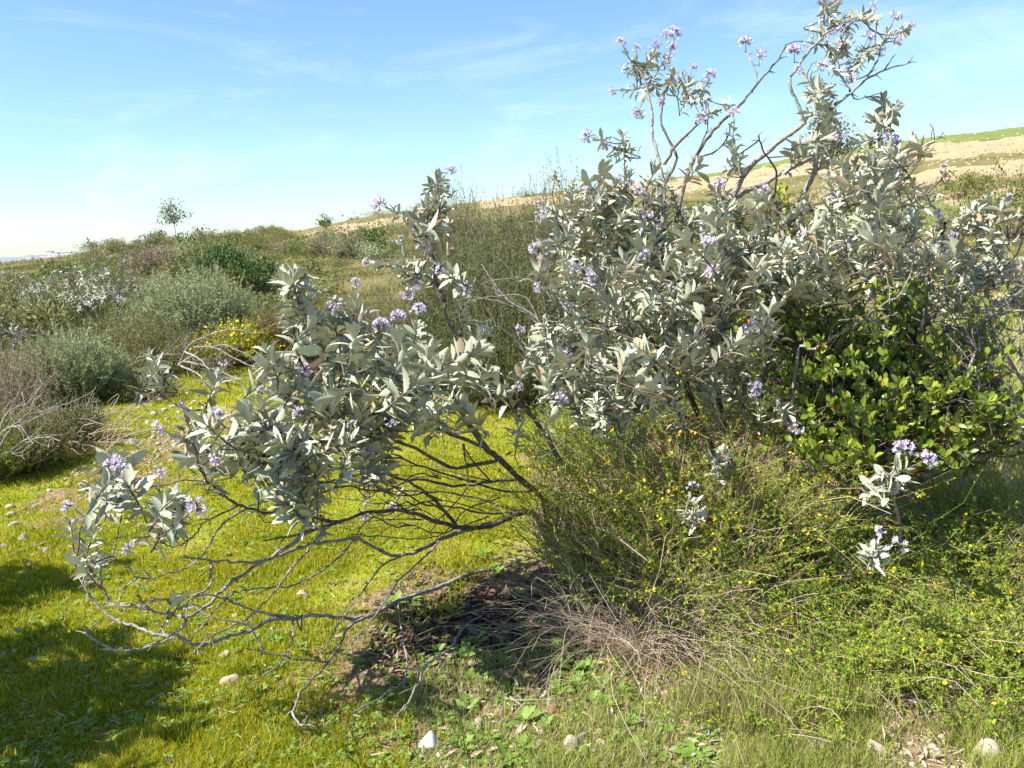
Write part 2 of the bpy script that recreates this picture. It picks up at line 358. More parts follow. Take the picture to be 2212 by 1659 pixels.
def ground_material():
    m, nt = new_mat('ground_of_grass_and_soil')
    ge = N(nt, 'ShaderNodeNewGeometry')
    def noise(s, det=5, r=0.6):
        n = N(nt, 'ShaderNodeTexNoise'); n.inputs['Scale'].default_value = s; n.inputs['Detail'].default_value = det; n.inputs['Roughness'].default_value = r
        nt.links.new(ge.outputs['Position'], n.inputs['Vector']); return n.outputs['Fac']
    def attr(a):
        n = N(nt, 'ShaderNodeAttribute', attribute_name=a); return n.outputs['Fac']
    def mix(f, a, b):
        n = N(nt, 'ShaderNodeMix', data_type='RGBA'); nt.links.new(f, n.inputs['Factor']); nt.links.new(a, n.inputs['A']); nt.links.new(b, n.inputs['B']); return n.outputs['Result']
    def math_(op, a, b):
        n = N(nt, 'ShaderNodeMath', operation=op)
        for i, v in enumerate((a, b)):
            if isinstance(v, (int, float)): n.inputs[i].default_value = v
            else: nt.links.new(v, n.inputs[i])
        return n.outputs[0]
    def edge(a, scale, amt=0.6):
        s = math_('ADD', a, math_('MULTIPLY', math_('SUBTRACT', noise(scale), 0.5), amt))
        n = N(nt, 'ShaderNodeMapRange', interpolation_type='SMOOTHSTEP'); n.inputs[1].default_value = 0.35; n.inputs[2].default_value = 0.65
        nt.links.new(s, n.inputs[0]); return n.outputs[0]
    g = ramp(nt, noise(3.0), [(.14, .19, .012, .3), (.24, .26, .018, .5), (.32, .27, .08, .68)])
    so = ramp(nt, noise(22, 7, .7), [(.13, .08, .05, .3), (.25, .165, .105, .48), (.34, .25, .17, .62), (.46, .37, .27, .75)])
    mu = ramp(nt, noise(45, 6, .7), [(.02, .014, .01, .38), (.06, .04, .026, .52), (.13, .09, .058, .65), (.26, .19, .13, .78)])  # litter browns, darkened to carry the shade under the branches
    hi = ramp(nt, noise(0.35, 8, .65), [(.09, .09, .03, .3), (.145, .13, .05, .45), (.20, .165, .07, .55), (.13, .14, .04, .7)])
    ba = ramp(nt, noise(2.6, 8, .7), [(.20, .17, .06, .3), (.33, .25, .13, .42), (.42, .32, .20, .6), (.55, .46, .34, .75)])
    gr = ramp(nt, noise(0.5, 6), [(.13, .17, .04, .3), (.17, .20, .06, .6), (.21, .21, .09, .7)])
    c = mix(edge(attr('soil'), 9), g, so)
    c = mix(edge(attr('shaded_mulch'), 12, .4), c, mu)
    c = mix(attr('hill'), c, hi)
    c = mix(edge(attr('green'), 0.6), c, gr)
    c = mix(edge(attr('bare'), 1.1, 0.9), c, ba)
    b = N(nt, 'ShaderNodeBsdfPrincipled'); nt.links.new(c, b.inputs['Base Color']); b.inputs['Roughness'].default_value = 0.95; b.inputs['Specular IOR Level'].default_value = 0.1
    bu = N(nt, 'ShaderNodeBump'); bu.inputs['Strength'].default_value = 0.7; bu.inputs['Distance'].default_value = 0.03
    nt.links.new(noise(30, 7, .7), bu.inputs['Height']); nt.links.new(bu.outputs[0], b.inputs['Normal'])
    o = N(nt, 'ShaderNodeOutputMaterial'); nt.links.new(b.outputs[0], o.inputs[0]); return m
build_ground()

# ------------------------------------------------------------------ DISTANT LAND with a white town
def far_land():
    mb = MB()
    xs = np.linspace(-2600, -300, 60)
    prof = [(0, -14), (60, -4), (160, 1.5), (380, 1.0), (700, -14)]
    V = []
    for i, x in enumerate(xs):
        h = 1.0 + 0.35 * vnoise(np.array(x), np.array(0.), 160, 2) + 0.2 * vnoise(np.array(x), np.array(3.), 50, 4)
        for (dy, z) in prof: V.append((x, 2300 + dy + 0.12 * x, 1.5 + (z + 12) * h - 9 + max(0, (x + 1500) / 120) - 1.5))
    m = len(prof); T = []
    for i in range(len(xs) - 1):
        for j in range(m - 1):
            a = i * m + j; T += [(a, a + m, a + m + 1), (a, a + m + 1, a + 1)]
    mb.add(V, T)
    o = mb.build('distant_hills', [rough_mat('hazy_far_land', [(.15, .17, .20), (.20, .22, .25), (.24, .24, .25)], 0.02, 0.95, 0)]); o['kind'] = 'structure'  # scrub colour with the blue-grey of distant haze painted in
    wall = rough_mat('white_render_wall', [(.72, .70, .68), (.8, .78, .76)], 0.3, 0.9, 0)
    roof = rough_mat('pale_clay_roof', [(.42, .30, .25), (.5, .38, .32)], 0.3, 0.9, 0)
    glass = rough_mat('dark_window', [(.05, .06, .08), (.08, .09, .11)], 0.3, 0.3, 0)
    spots = [(62, 558, 13, 7), (78, 557, 10, 6), (92, 556, 22, 7), (106, 553, 16, 12), (119, 553, 18, 9), (133, 552, 12, 7), (145, 551, 20, 8), (157, 551, 9, 6)]
    for i, (px, py, w, h) in enumerate(spots):
        r = ray(px, py); p = CAM + r * (2180 / r[1]); sc = 2180 / FPX
        W, H, Dp = w * sc * 0.75, h * sc * 1.5, 14
        t = thing('town_building', ['leftmost tiny white building of the far town on the horizon', 'second tiny white building from the left in the far town', 'widest white building left of the tallest in the far town', 'tallest white building in the middle of the far town', 'white building just right of the tallest in the far town', 'small white building third from the right in the far town', 'wide low white building second from the right in the far town', 'rightmost tiny white building of the far town on the horizon'][i], 'building', (p[0], p[1], p[2] - H * 0.45), 'white buildings of the far town')
        def box(x0, x1, y0, y1, z0, z1):
            v = np.array([(x, y, z) for x in (x0, x1) for y in (y0, y1) for z in (z0, z1)])
            f = [(0, 1, 3), (0, 3, 2), (4, 6, 7), (4, 7, 5), (0, 4, 5), (0, 5, 1), (2, 3, 7), (2, 7, 6), (0, 2, 6), (0, 6, 4), (1, 5, 7), (1, 7, 3)]
            return v, f
        b = MB(); b.add(*box(-W / 2, W / 2, 0, Dp, -6, H)); b.build('wall', [wall], t, smooth=False)
        b = MB(); e = 0.6
        b.add([(-W / 2 - e, -e, H + .02), (W / 2 + e, -e, H + .02), (W / 2 + e, Dp + e, H + .02), (-W / 2 - e, Dp + e, H + .02), (-W / 2 - e, Dp / 2, H + .9), (W / 2 + e, Dp / 2, H + .9)],
              [(0, 1, 5), (0, 5, 4), (2, 3, 4), (2, 4, 5), (0, 4, 3), (1, 2, 5), (0, 3, 2), (0, 2, 1)]); b.build('roof', [roof], t, smooth=False)
        for k in range(max(2, int(W / 5))):
            xw = -W / 2 + (k + .5) * W / max(2, int(W / 5))
            b = MB(); b.add(*box(xw - .8, xw + .8, -.12, .1, H * .45, H * .45 + 1.8)); b.build('window', [glass], t, smooth=False)
far_land()

# ------------------------------------------------------------------ YERBA SANTA builder (big grey-leaved shrub)
def blossom_cluster(seed, n=20, R=0.024):
    r = np.random.default_rng(seed); mb = MB(); n = [20, 12, 24, 16, 7, 14, 22][seed % 7]; R = R * [1, .85, 1.1, 1.0, .7, 1.15, .9][seed % 7]
    for k in range(n):
        d = unit(r.normal(size=3) + np.array([0, 0, 0.75])); p = d * R * r.uniform(.55, 1.0) + np.array([0, 0, R * .8])
        a = unit(np.cross(d, [0.3, 0.2, 1])); b = np.cross(d, a); c = r.uniform()
        an = np.arange(5) * 2 * math.pi / 5 + r.uniform(0, 6)
        ring = lambda rad, h, off=0: [p + d * h + rad * (math.cos(t + off) * a + math.sin(t + off) * b) for t in an]
        L = r.uniform(.013, .019)
        V = [p] + ring(.0034, L * .55) + ring(.0098, L * .95, .0) + ring(.0062, L * .72, .63)
        T = [(0, 1 + (i + 1) % 5, 1 + i) for i in range(5)]
        for i in range(5):
            j = (i + 1) % 5
            T += [(1 + i, 1 + j, 11 + i), (1 + i, 11 + i, 6 + i), (1 + j, 6 + j, 11 + i)]
        mb.add(V, T, 0, c)
        q = p - d * R * .5
        mb.add(*tubes([[q, p + d * .002]], [[.0012, .0022]], 3), 1, c)
    mb.add(*tubes([[(0, 0, -.03), (0, 0, R)]], [[.002, .0015]], 4), 1, .5)
    return mb.data('flower_cluster', [M_PETAL, M_CALYX], smooth=False)
BLOOM = [blossom_cluster(s) for s in range(7)]
YS_MESH = [[mesh('leaf', t[0], t[1], [m]) for t in T_YS] for m in (M_YS, M_YSDRY)]

class Shrub:
    """skeleton of branches, then shoots joined to the nearest branch, then leaves"""
    def __init__(s, name, label, cat, base, group=None, bark=None, grow=None):
        s.base = np.asarray(base, float); s.root = thing(name, label, cat, base, group)
        s.nodes = np.zeros((0, 3)); s.npx = np.zeros((0, 2)); s.rad = np.zeros(0); s.bark = bark or M_BARK
        s.L = []  # pos, dir, nrm, len, kind
        s.count = 0; s.lf = 0.66; s.thin = False; s.nf = 1.35
    def _reg(s, P, r):
        x, y, d = project(P); s.nodes = np.vstack([s.nodes, P]); s.npx = np.vstack([s.npx, np.stack([x, y], -1)]); s.rad = np.concatenate([s.rad, r])
    def tube(s, P, r, name, k=6, mat=None):
        V, T = tubes(P[None], r[None], k)
        V = V + rng.normal(size=V.shape) * np.repeat(r, k)[:, None] * 0.10
        mb = MB(); mb.add(V, T); mb.build(name, [mat or s.bark], s.root, s.base)
    def branch(s, pts, d_end, r0, r1, d_start=None, mat=None, name='branch', knobs=True):
        pts = np.asarray(pts, float)
        c = catmull(pts, 4); L = np.concatenate([[0], np.cumsum(np.linalg.norm(np.diff(c, axis=0), axis=1))]); u = L / L[-1]
        if d_start is None:
            dist = np.linalg.norm(s.npx - pts[0], axis=1); i = int(np.argmin(dist)); d_start = (s.nodes[i] - CAM) @ F
        dep = d_start + (d_end - d_start) * u + 0.02 * np.sin(u * 7 + rng.uniform(0, 6)) * u
        P = P3(c[:, 0], c[:, 1], dep)
        P[1:] += rng.normal(size=P[1:].shape) * 0.0022
        r = (r0 + (r1 - r0) * u ** 0.7) * (.74 if s.thin else 1)
        s.tube(P, r, name, 6, mat); s._reg(P, r)
        if knobs:                                                   # broken side twigs
            n = max(1, int(len(P) * 0.35)); ii = rng.integers(1, len(P), n)
            A = P[ii]; D = rdir(n) * 0.6 + unit(P[ii] - P[ii - 1]) * 0.7; l = rng.uniform(.015, .07, n)
            Q = np.stack([A, A + D * l[:, None] * .5, A + D * l[:, None] + np.array([0, 0, -.004])], 1)
            mb = MB(); mb.add(*tubes(Q, np.stack([np.full(n, .0028), np.full(n, .002), np.full(n, .0012)], 1), 4)); o = mb.build('snapped_twigs', [mat or s.bark], s.root, s.base, kind='stuff')
        return P
    def twig_to(s, p, d, r=0.0035, name='twig'):
        """curved twig from the nearest skeleton node to p arriving along d"""
        v = s.nodes - p; dist = np.linalg.norm(v, axis=1) + 0.5 * np.clip(s.nodes[:, 2] - p[2], 0, None)
        i = int(np.argmin(dist)); a = s.nodes[i]; l = np.linalg.norm(p - a)
        if l < 0.015: return
        t = np.linspace(0, 1, max(4, int(l / 0.05)))[:, None]
        c1 = a + (p - a) * .35 + np.array([0, 0, -.05]) * l + rng.normal(size=3) * .05 * l; c2 = p - d * l * .45
        P = (1 - t) ** 3 * a + 3 * (1 - t) ** 2 * t * c1 + 3 * (1 - t) * t ** 2 * c2 + t ** 3 * p
        r0 = min(s.rad[i], r * (1 + 1.1 * min(l, 1.2))); rr = np.linspace(max(r0, .0025), r * .7, len(P))
        s.tube(P, rr, name, 5); s._reg(P, rr)
    def shoot(s, p, d, n=16, ll=0.10, flower=False, L=None, dry=0.12, nostem=False):
        n = max(3, int(n * s.nf)); d = unit(d); L = L or (0.035 + 0.0046 * n) * rng.uniform(.85, 1.2)
        b = p - d * L
        s.twig_to(b, d)
        bend = rng.normal(size=3) * .03
        q = np.linspace(0, 1, 5)[:, None]; P = b + d * L * q + bend * L * q * (1 - q) * 2
        s.tube(P, np.linspace(.0035, .002, 5), 'twig', 5); s._reg(P, np.full(5, .003))
        t = np.linspace(0.0, 1.0, n) ** 0.8; k = np.arange(n); ph = k * 2.399 + rng.uniform(0, 6) + rng.normal(size=n) * .35
        a = unit(np.cross(d, [0.31, 0.17, .9])); bb = np.cross(d, a)
        side = np.cos(ph)[:, None] * a + np.sin(ph)[:, None] * bb
        el = np.radians(78 - 56 * t ** 1.6 + rng.normal(size=n) * 16)
        ld = d * np.cos(el)[:, None] + side * np.sin(el)[:, None] + np.array([0, 0, -0.16]) * (1 - t)[:, None]
        nr = d * np.sin(el)[:, None] - side * np.cos(el)[:, None] + np.array([0, 0, .25]) + rng.normal(size=(n, 3)) * .28
        ln = s.lf * ll * (0.40 + 0.72 * np.sin(math.pi * np.clip(0.18 + 0.72 * t, 0, 1))) * rng.uniform(.75, 1.2, n)
        ln[t > .9] *= .6
        kind = (rng.uniform(size=n) < .6 * dry * (1.6 - 1.4 * t)).astype(int)
        s.L.append((b + d * L * t[:, None] + side * .002, unit(ld), unit(nr), ln, kind))
        if flower: s.bloom(p + d * .035, d, stem=False, start=p)
    def bloom(s, p, d, stem=True, start=None, sc=None):
        d = unit(d)
        if stem: s.twig_to(p - d * .02, d, .0022)
        o = link(bpy.data.objects.new('flower_cluster', BLOOM[rng.integers(len(BLOOM))]), s.root)
        q = Vector(d).to_track_quat('Z', 'Y'); f = sc or rng.uniform(.6, 1.1)
        o.matrix_basis = Matrix.LocRotScale(Vector(p - s.base), q, Vector((f, f, f)))
    def leaves(s, limit=300, indiv=True):
        pos = np.concatenate([a[0] for a in s.L]); d = np.concatenate([a[1] for a in s.L]); nr = np.concatenate([a[2] for a in s.L])
        ln = np.concatenate([a[3] for a in s.L]); kd = np.concatenate([a[4] for a in s.L]); n = len(pos)
        var = rng.integers(0, len(T_YS), n); wd = ln * rng.uniform(.8, 1.15, n)
        pick = np.zeros(n, bool)
        if indiv:
            mid = pos + d * ln[:, None] * .5; px, py, dep = project(mid)
            inf = (px > -20) & (px < 2232) & (py > -20) & (py < 1680)
            cell = (px // 16).astype(int) * 10000 + (py // 16).astype(int)
            order = np.argsort(dep); seen = set(); vis = np.zeros(n)
            for i in order:
                if inf[i] and cell[i] not in seen: seen.add(cell[i]); vis[i] = 1
            facing = np.abs(np.sum(unit(np.cross(d, nr)) * 0 + nr * unit(mid - CAM), axis=1))
            score = (vis + .15 * inf) * ln / dep * (.35 + .65 * facing)
            pick[np.argsort(-score)[:limit]] = True
            x, y, z = frames(d, nr)
            for i in np.nonzero(pick)[0]:
                o = link(bpy.data.objects.new('leaf', YS_MESH[kd[i]][var[i]]), s.root)
                X, Y, Z = x[i] * ln[i], y[i] * wd[i], z[i] * ln[i]; q = pos[i] - s.base
                o.matrix_basis = Matrix(((X[0], Y[0], Z[0], q[0]), (X[1], Y[1], Z[1], q[1]), (X[2], Y[2], Z[2], q[2]), (0, 0, 0, 1)))
        mb = MB(); rest = ~pick
        for v in range(len(T_YS)):
            for k in (0, 1):
                m = rest & (var == v) & (kd == k)
                if m.any():
                    V, T = place(T_YS[v], pos[m], d[m], nr[m], ln[m], wd[m])
                    mb.add(V, T, k, np.repeat(rng.uniform(size=m.sum()), len(T_YS[v][0])))
        mb.build('foliage', [M_YS, M_YSDRY], s.root, s.base, kind='stuff')
        s.count = n
def idir(deg, depthc=0.0):
    """world direction from an angle in the picture plane (90 = up) with a lean towards (-) or away from (+) the viewer"""
    a = math.radians(deg); return unit(RT * math.cos(a) + UP * math.sin(a) + F * depthc)

# ---- LEFT SHRUB
bL = ground(1190, 1175)
S = Shrub('yerba_santa_shrub', 'grey-leaved lavender-flowered shrub sprawling left over the short grass on bare low branches', 'shrub', bL)
dB = float((bL - CAM) @ F)
S._reg(np.array([bL + [0, 0, -.02]]), np.array([.03])); S.thin = True; S.lf = .62
BR = [  # end depth, r0, r1, points
 (3.30, .026, .014, [(1190, 1180), (1173, 1079), (1126, 1036), (1079, 992), (1049, 966), (1006, 906), (983, 869), (950, 830), (900, 800)]),
 (2.95, .026, .0045, [(1190, 1180), (1160, 1120), (1129, 1106), (1073, 1129), (1016, 1139), (966, 1134), (906, 1112), (856, 1102), (793, 1109), (739, 1126), (660, 1148), (627, 1159), (570, 1166)]),
 (2.65, .013, .006, [(700, 1139), (667, 1149), (633, 1173), (587, 1203), (533, 1236), (493, 1263), (463, 1293), (433, 1319), (403, 1333), (367, 1328), (333, 1323), (313, 1306), (297, 1286)]),
 (2.70, .008, .005, [(325, 1317), (290, 1309), (257, 1308), (240, 1303), (227, 1283), (217, 1253), (214, 1220)]),
 (2.75, .015, .005, [(1060, 1131), (1006, 1146), (966, 1159), (906, 1189), (846, 1199), (793, 1172), (766, 1162), (706, 1171), (680, 1174), (633, 1188), (593, 1203), (547, 1213), (500, 1213), (457, 1211), (400, 1204)]),
 (2.65, .007, .004, [(457, 1213), (455, 1239), (457, 1259), (440, 1276), (410, 1296), (397, 1319)]),
 (2.55, .017, .007, [(1190, 1190), (1160, 1190), (1099, 1219), (999, 1246), (956, 1266), (906, 1282), (853, 1302), (803, 1329), (766, 1337), (706, 1331), (649, 1331), (633, 1340), (593, 1336), (547, 1358), (500, 1373), (460, 1389), (420, 1393), (407, 1386)]),
 (2.60, .008, .003, [(640, 1337), (567, 1324), (517, 1306), (467, 1288), (427, 1286), (390, 1292), (320, 1298)]),
 (2.68, .008, .004, [(407, 1386), (383, 1373), (350, 1373), (320, 1363), (293, 1353), (260, 1343), (233, 1329), (207, 1306), (187, 1283), (180, 1249), (178, 1200)]),
 (2.55, .007, .0045, [(403, 1333), (400, 1346), (383, 1364), (360, 1383), (333, 1394), (300, 1403), (267, 1406), (227, 1396), (193, 1373), (182, 1351)]),
 (2.50, .006, .003, [(730, 1128), (700, 1146), (667, 1186), (627, 1229), (600, 1269), (567, 1306), (533, 1336), (467, 1369), (443, 1383), (417, 1413)]),
 (2.60, .006, .003, [(766, 1162), (739, 1196), (700, 1229), (657, 1253), (617, 1269), (567, 1268), (533, 1273), (500, 1286), (480, 1303), (460, 1319), (443, 1346), (423, 1369)]),
 (2.37, .008, .0035, [(797, 1330), (757, 1352), (737, 1386), (727, 1406), (710, 1429), (687, 1456), (660, 1483), (640, 1516), (633, 1543), (653, 1564), (667, 1543)]),
 (2.45, .006, .003, [(708, 1430), (660, 1426), (617, 1419), (573, 1409), (533, 1399)]),
 (2.52, .005, .003, [(573, 1409), (553, 1376), (540, 1353), (513, 1343), (467, 1336), (433, 1326)]),
 (2.42, .005, .0025, [(633, 1340), (630, 1389), (613, 1419), (593, 1443), (533, 1479)]),
 (2.40, .012, .004, [(1190, 1210), (1120, 1269), (1070, 1306), (1027, 1339), (1000, 1359), (980, 1389), (957, 1413), (924, 1433), (904, 1473), (880, 1519), (854, 1549)]),
 (2.60, .006, .003, [(960, 1160), (904, 1216), (870, 1246), (837, 1293), (787, 1356), (760, 1390)]),
 (2.60, .006, .003, [(880, 1196), (830, 1219), (804, 1249), (770, 1293), (737, 1339), (700, 1400)]),
 (2.45, .005, .003, [(860, 1300), (870, 1383), (880, 1439), (867, 1473), (820, 1506), (757, 1543)]),
 (2.80, .010, .005, [(730, 1128), (643, 1112), (577, 1106), (533, 1097), (493, 1079), (460, 1052), (440, 1029), (427, 1002), (420, 960)]),
 (2.80, .005, .003, [(440, 1040), (400, 1037), (333, 1052), (303, 1066), (293, 1089), (297, 1116)]),
 (2.80, .004, .003, [(297, 1116), (280, 1089), (260, 1066), (255, 1030)]),
 (2.75, .005, .003, [(513, 1092), (440, 1130), (427, 1146), (400, 1172), (367, 1179), (347, 1166), (350, 1142), (355, 1100)]),
 (2.70, .004, .002, [(347, 1150), (300, 1162), (277, 1156), (247, 1162)]),
 (2.62, .006, .003, [(533, 1097), (513, 1109), (473, 1139), (457, 1169), (433, 1202), (403, 1226), (360, 1239), (327, 1249), (300, 1246), (273, 1222)]),
 (2.65, .004, .003, [(300, 1246), (277, 1266), (260, 1292), (257, 1312)]),
 (2.90, .012, .005, [(990, 1141), (940, 1080), (880, 1040), (800, 1020), (720, 1010), (660, 990), (600, 985), (550, 960)]),
 (2.90, .014, .006, [(1079, 992), (1000, 1010), (950, 1000), (880, 960), (800, 955), (740, 965), (680, 950), (620, 920), (560, 905)]),
 (3.00, .013, .006, [(1049, 966), (980, 940), (900, 910), (830, 890), (760, 860), (700, 830), (650, 780), (635, 720), (632, 650)]),
 (3.10, .010, .005, [(900, 800), (850, 770), (800, 745), (765, 720), (768, 670)]),
 (3.60, .017, .006, [(1215, 1010), (1173, 929), (1130, 880), (1083, 849), (1040, 790), (996, 730), (969, 696), (961, 656), (953, 630), (939, 603), (939, 570), (926, 530), (919, 503), (926, 463), (943, 420), (944, 395)]),
 (3.50, .008, .004, [(953, 630), (930, 600), (890, 585), (850, 572), (815, 580)]),
 (3.70, .005, .003, [(919, 503), (890, 480), (860, 460), (840, 450)]),
 (3.00, .005, .003, [(610, 985), (560, 960), (500, 930), (450, 890), (400, 884), (360, 861), (337, 841), (327, 818)]),
 (3.10, .011, .005, [(1126, 1036), (1060, 1040), (980, 1050), (900, 1035), (820, 1060), (740, 1050), (680, 1075), (640, 1112)]),
 (3.50, .010, .005, [(1150, 1060), (1090, 1060), (1000, 1035), (920, 1010), (860, 990), (800, 990)]),
 (3.60, .009, .004, [(1130, 1106), (1060, 1085), (990, 1068), (930, 1062), (860, 1070), (780, 1040), (700, 1045)]),
 (3.30, .008, .004, [(1130, 1106), (1050, 1108), (980, 1095), (920, 1090), (850, 1050), (790, 1000), (750, 960)]),
 (3.20, .005, .003, [(1080, 1075), (1010, 1100), (960, 1150), (900, 1165), (830, 1158), (760, 1155)]),
 (3.40, .006, .003, [(1060, 1040), (1010, 980), (1000, 960), (1010, 1050), (960, 1110), (930, 1150)]),
]
first = True
for de, r0, r1, pts in BR:
    S.branch(pts, de, r0, r1, d_start=dB if pts[0][0] == 1190 else (3.75 if pts[0] == (1215, 1010) else None), mat=M_BARKG if pts[-1][1] > 1190 else None)
for k in range(14):                                                 # tangle of thin dead side branches
    x0, y0 = rng.uniform(860, 1120), rng.uniform(1010, 1150); l = rng.uniform(120, 330); sl_ = rng.normal() * .28
    q = np.array([(x0 - l * u, y0 + sl_ * l * u - 28 * math.sin(3.1 * u) * rng.uniform(-.6, 1) + rng.normal() * 6) for u in (0, .25, .5, .75, 1)])
    S.branch(q, rng.uniform(2.8, 3.7), .005, .002)
def near_depth(s, x, y, extra=0.0):
    i = int(np.argmin(np.linalg.norm(s.npx - [x, y], axis=1))); return float((s.nodes[i] - CAM) @ F) + extra
SH = [  # x, y, angle, n, leaf length, flower
 (150, 1125, 108, 13, .085, 1), (205, 1140, 70, 15, .085, 0), (175, 1180, 100, 12, .085, 0), (165, 1205, 130, 10, .08, 0), (215, 1190, 60, 9, .08, 0), (240, 1200, 20, 7, .06, 1), (190, 1225, 200, 8, .07, 0),
 (255, 985, 120, 14, .085, 0), (275, 1010, 60, 10, .07, 1), (250, 1030, 150, 8, .075, 0), (270, 1060, 80, 14, .08, 0),
 (345, 1055, 100, 12, .08, 1), (355, 1080, 80, 18, .09, 0), (375, 1108, 30, 9, .085, 1), (395, 1120, 40, 8, .09, 1), (345, 1115, 170, 7, .08, 0), (385, 1150, 250, 6, .1, 0),
 (402, 900, 95, 18, .1, 1), (440, 925, 60, 16, .11, 1), (375, 940, 150, 14, .09, 1), (420, 960, 100, 20, .11, 0), (450, 975, 30, 14, .11, 0), (400, 990, 190, 10, .1, 0),
 (530, 885, 110, 18, .12, 0), (560, 870, 80, 18, .12, 1), (590, 900, 60, 16, .12, 0), (510, 940, 170, 16, .12, 0), (545, 975, 230, 16, .12, 0), (590, 960, 290, 14, .12, 0), (500, 985, 190, 8, .11, 1), (620, 990, 280, 14, .11, 1), (640, 950, 60, 14, .11, 0),
 (660, 1060, 200, 14, .11, 1), (690, 1085, 300, 12, .10, 0), (655, 1020, 120, 12, .1, 0), (610, 1010, 240, 10, .1, 0),
 (325, 765, 110, 18, .1, 0), (345, 785, 60, 16, .1, 0), (320, 800, 140, 12, .1, 0), (335, 815, 40, 8, .08, 0),
 (630, 600, 100, 16, .15, 0), (640, 590, 70, 10, .13, 0), (612, 610, 130, 12, .14, 0), (625, 645, 140, 18, .13, 0), (660, 650, 40, 14, .13, 0), (690, 690, 50, 14, .13, 0), (625, 700, 190, 10, .12, 0), (660, 700, 90, 14, .13, 0),
 (770, 640, 92, 22, .11, 1), (790, 680, 50, 14, .12, 0), (745, 685, 120, 12, .11, 1), (770, 715, 80, 14, .12, 0), (720, 690, 110, 12, .1, 1),
 (575, 755, 110, 16, .13, 0), (560, 785, 170, 14, .12, 0), (600, 800, 220, 14, .13, 0), (640, 745, 90, 12, .14, 0), (690, 770, 40, 14, .15, 0), (660, 800, 250, 16, .14, 0), (720, 800, 300, 14, .14, 0), (700, 830, 280, 14, .13, 0),
 (740, 760, 80, 16, .13, 0), (790, 770, 100, 16, .13, 0), (830, 740, 100, 16, .12, 1), (860, 715, 90, 14, .11, 1), (900, 700, 80, 14, .1, 1), (880, 760, 60, 16, .13, 0), (930, 750, 80, 14, .13, 0),
 (770, 830, 250, 14, .13, 0), (820, 820, 280, 16, .13, 0), (860, 830, 60, 14, .12, 0), (910, 820, 40, 16, .13, 0), (960, 780, 70, 16, .13, 0), (1010, 745, 100, 12, .12, 0), (1035, 735, 60, 8, .08, 1), (1020, 790, 20, 12, .12, 0), (980, 840, 330, 14, .12, 0), (930, 870, 280, 14, .12, 0),
 (845, 880, 270, 14, .11, 1), (800, 860, 200, 12, .12, 0), (740, 860, 230, 14, .12, 0), (690, 870, 200, 14, .12, 0), (650, 890, 170, 14, .12, 0), (720, 910, 250, 14, .11, 0), (780, 920, 280, 12, .1, 1), (760, 950, 200, 10, .1, 1), (840, 930, 290, 12, .11, 0), (900, 930, 300, 10, .11, 0), (960, 920, 320, 8, .1, 1),
 (944, 375, 85, 12, .1, 0), (955, 385, 40, 10, .1, 1), (930, 400, 150, 12, .1, 0), (940, 425, 95, 16, .11, 0), (960, 445, 30, 14, .11, 0), (925, 445, 160, 12, .1, 0), (845, 455, 150, 8, .08, 1), (870, 470, 120, 10, .09, 0), (890, 455, 100, 8, .08, 0), (945, 480, 50, 14, .1, 0), (915, 490, 170, 12, .1, 1), (945, 515, 60, 14, .1, 0), (930, 540, 330, 10, .1, 0),
 (870, 540, 100, 14, .1, 1), (850, 570, 140, 12, .1, 0), (815, 572, 170, 10, .09, 1), (900, 555, 60, 12, .09, 1), (910, 590, 250, 10, .1, 1), (960, 580, 40, 8, .09, 0), (890, 610, 250, 10, .1, 1), (1000, 650, 80, 8, .08, 1), (1010, 690, 60, 8, .09, 0), (930, 615, 240, 8, .09, 0),
 (375, 1290, 80, 6, .08, 0), (390, 1300, 60, 5, .1, 0), (652, 1325, 90, 5, .045, 0), (700, 1150, 280, 8, .08, 0), (790, 1085, 270, 6, .07, 1), (860, 1075, 240, 8, .08, 1), (560, 1060, 80, 9, .08, 0)]
for (x, y, a, n, ll, fl) in SH:
    S.shoot(P3(np.array(x), np.array(y), near_depth(S, x, y, rng.normal() * .10)), idir(a, rng.normal() * .35), n, ll, bool(fl), dry=.13)
for (cx, cy, rx, ry, dz, n) in [(720, 830, 150, 75, 3.25, 24), (620, 950, 110, 60, 3.0, 12), (850, 850, 140, 80, 3.4, 20), (950, 800, 90, 60, 3.6, 11), (490, 925, 90, 50, 2.85, 7), (590, 985, 90, 50, 2.85, 8), (720, 950, 120, 45, 3.0, 6), (830, 900, 110, 45, 3.2, 8), (1060, 780, 70, 60, 3.4, 5), (650, 1040, 60, 35, 2.85, 3), (260, 1030, 35, 40, 2.75, 4), (360, 1090, 40, 30, 2.7, 3), (720, 980, 130, 50, 3.2, 9), (930, 520, 30, 90, 3.7, 6)]:
    for k in range(n):
        u = rng.normal(size=3) * .58; x, y = cx + rx * u[0], cy + ry * u[1]
        S.shoot(P3(np.array(x), np.array(y), dz + .30 * u[2]), idir(rng.uniform(20, 160), rng.normal() * .6), int(rng.integers(12, 20)), rng.uniform(.10, .14), rng.uniform() < .18)
S.leaves(300)

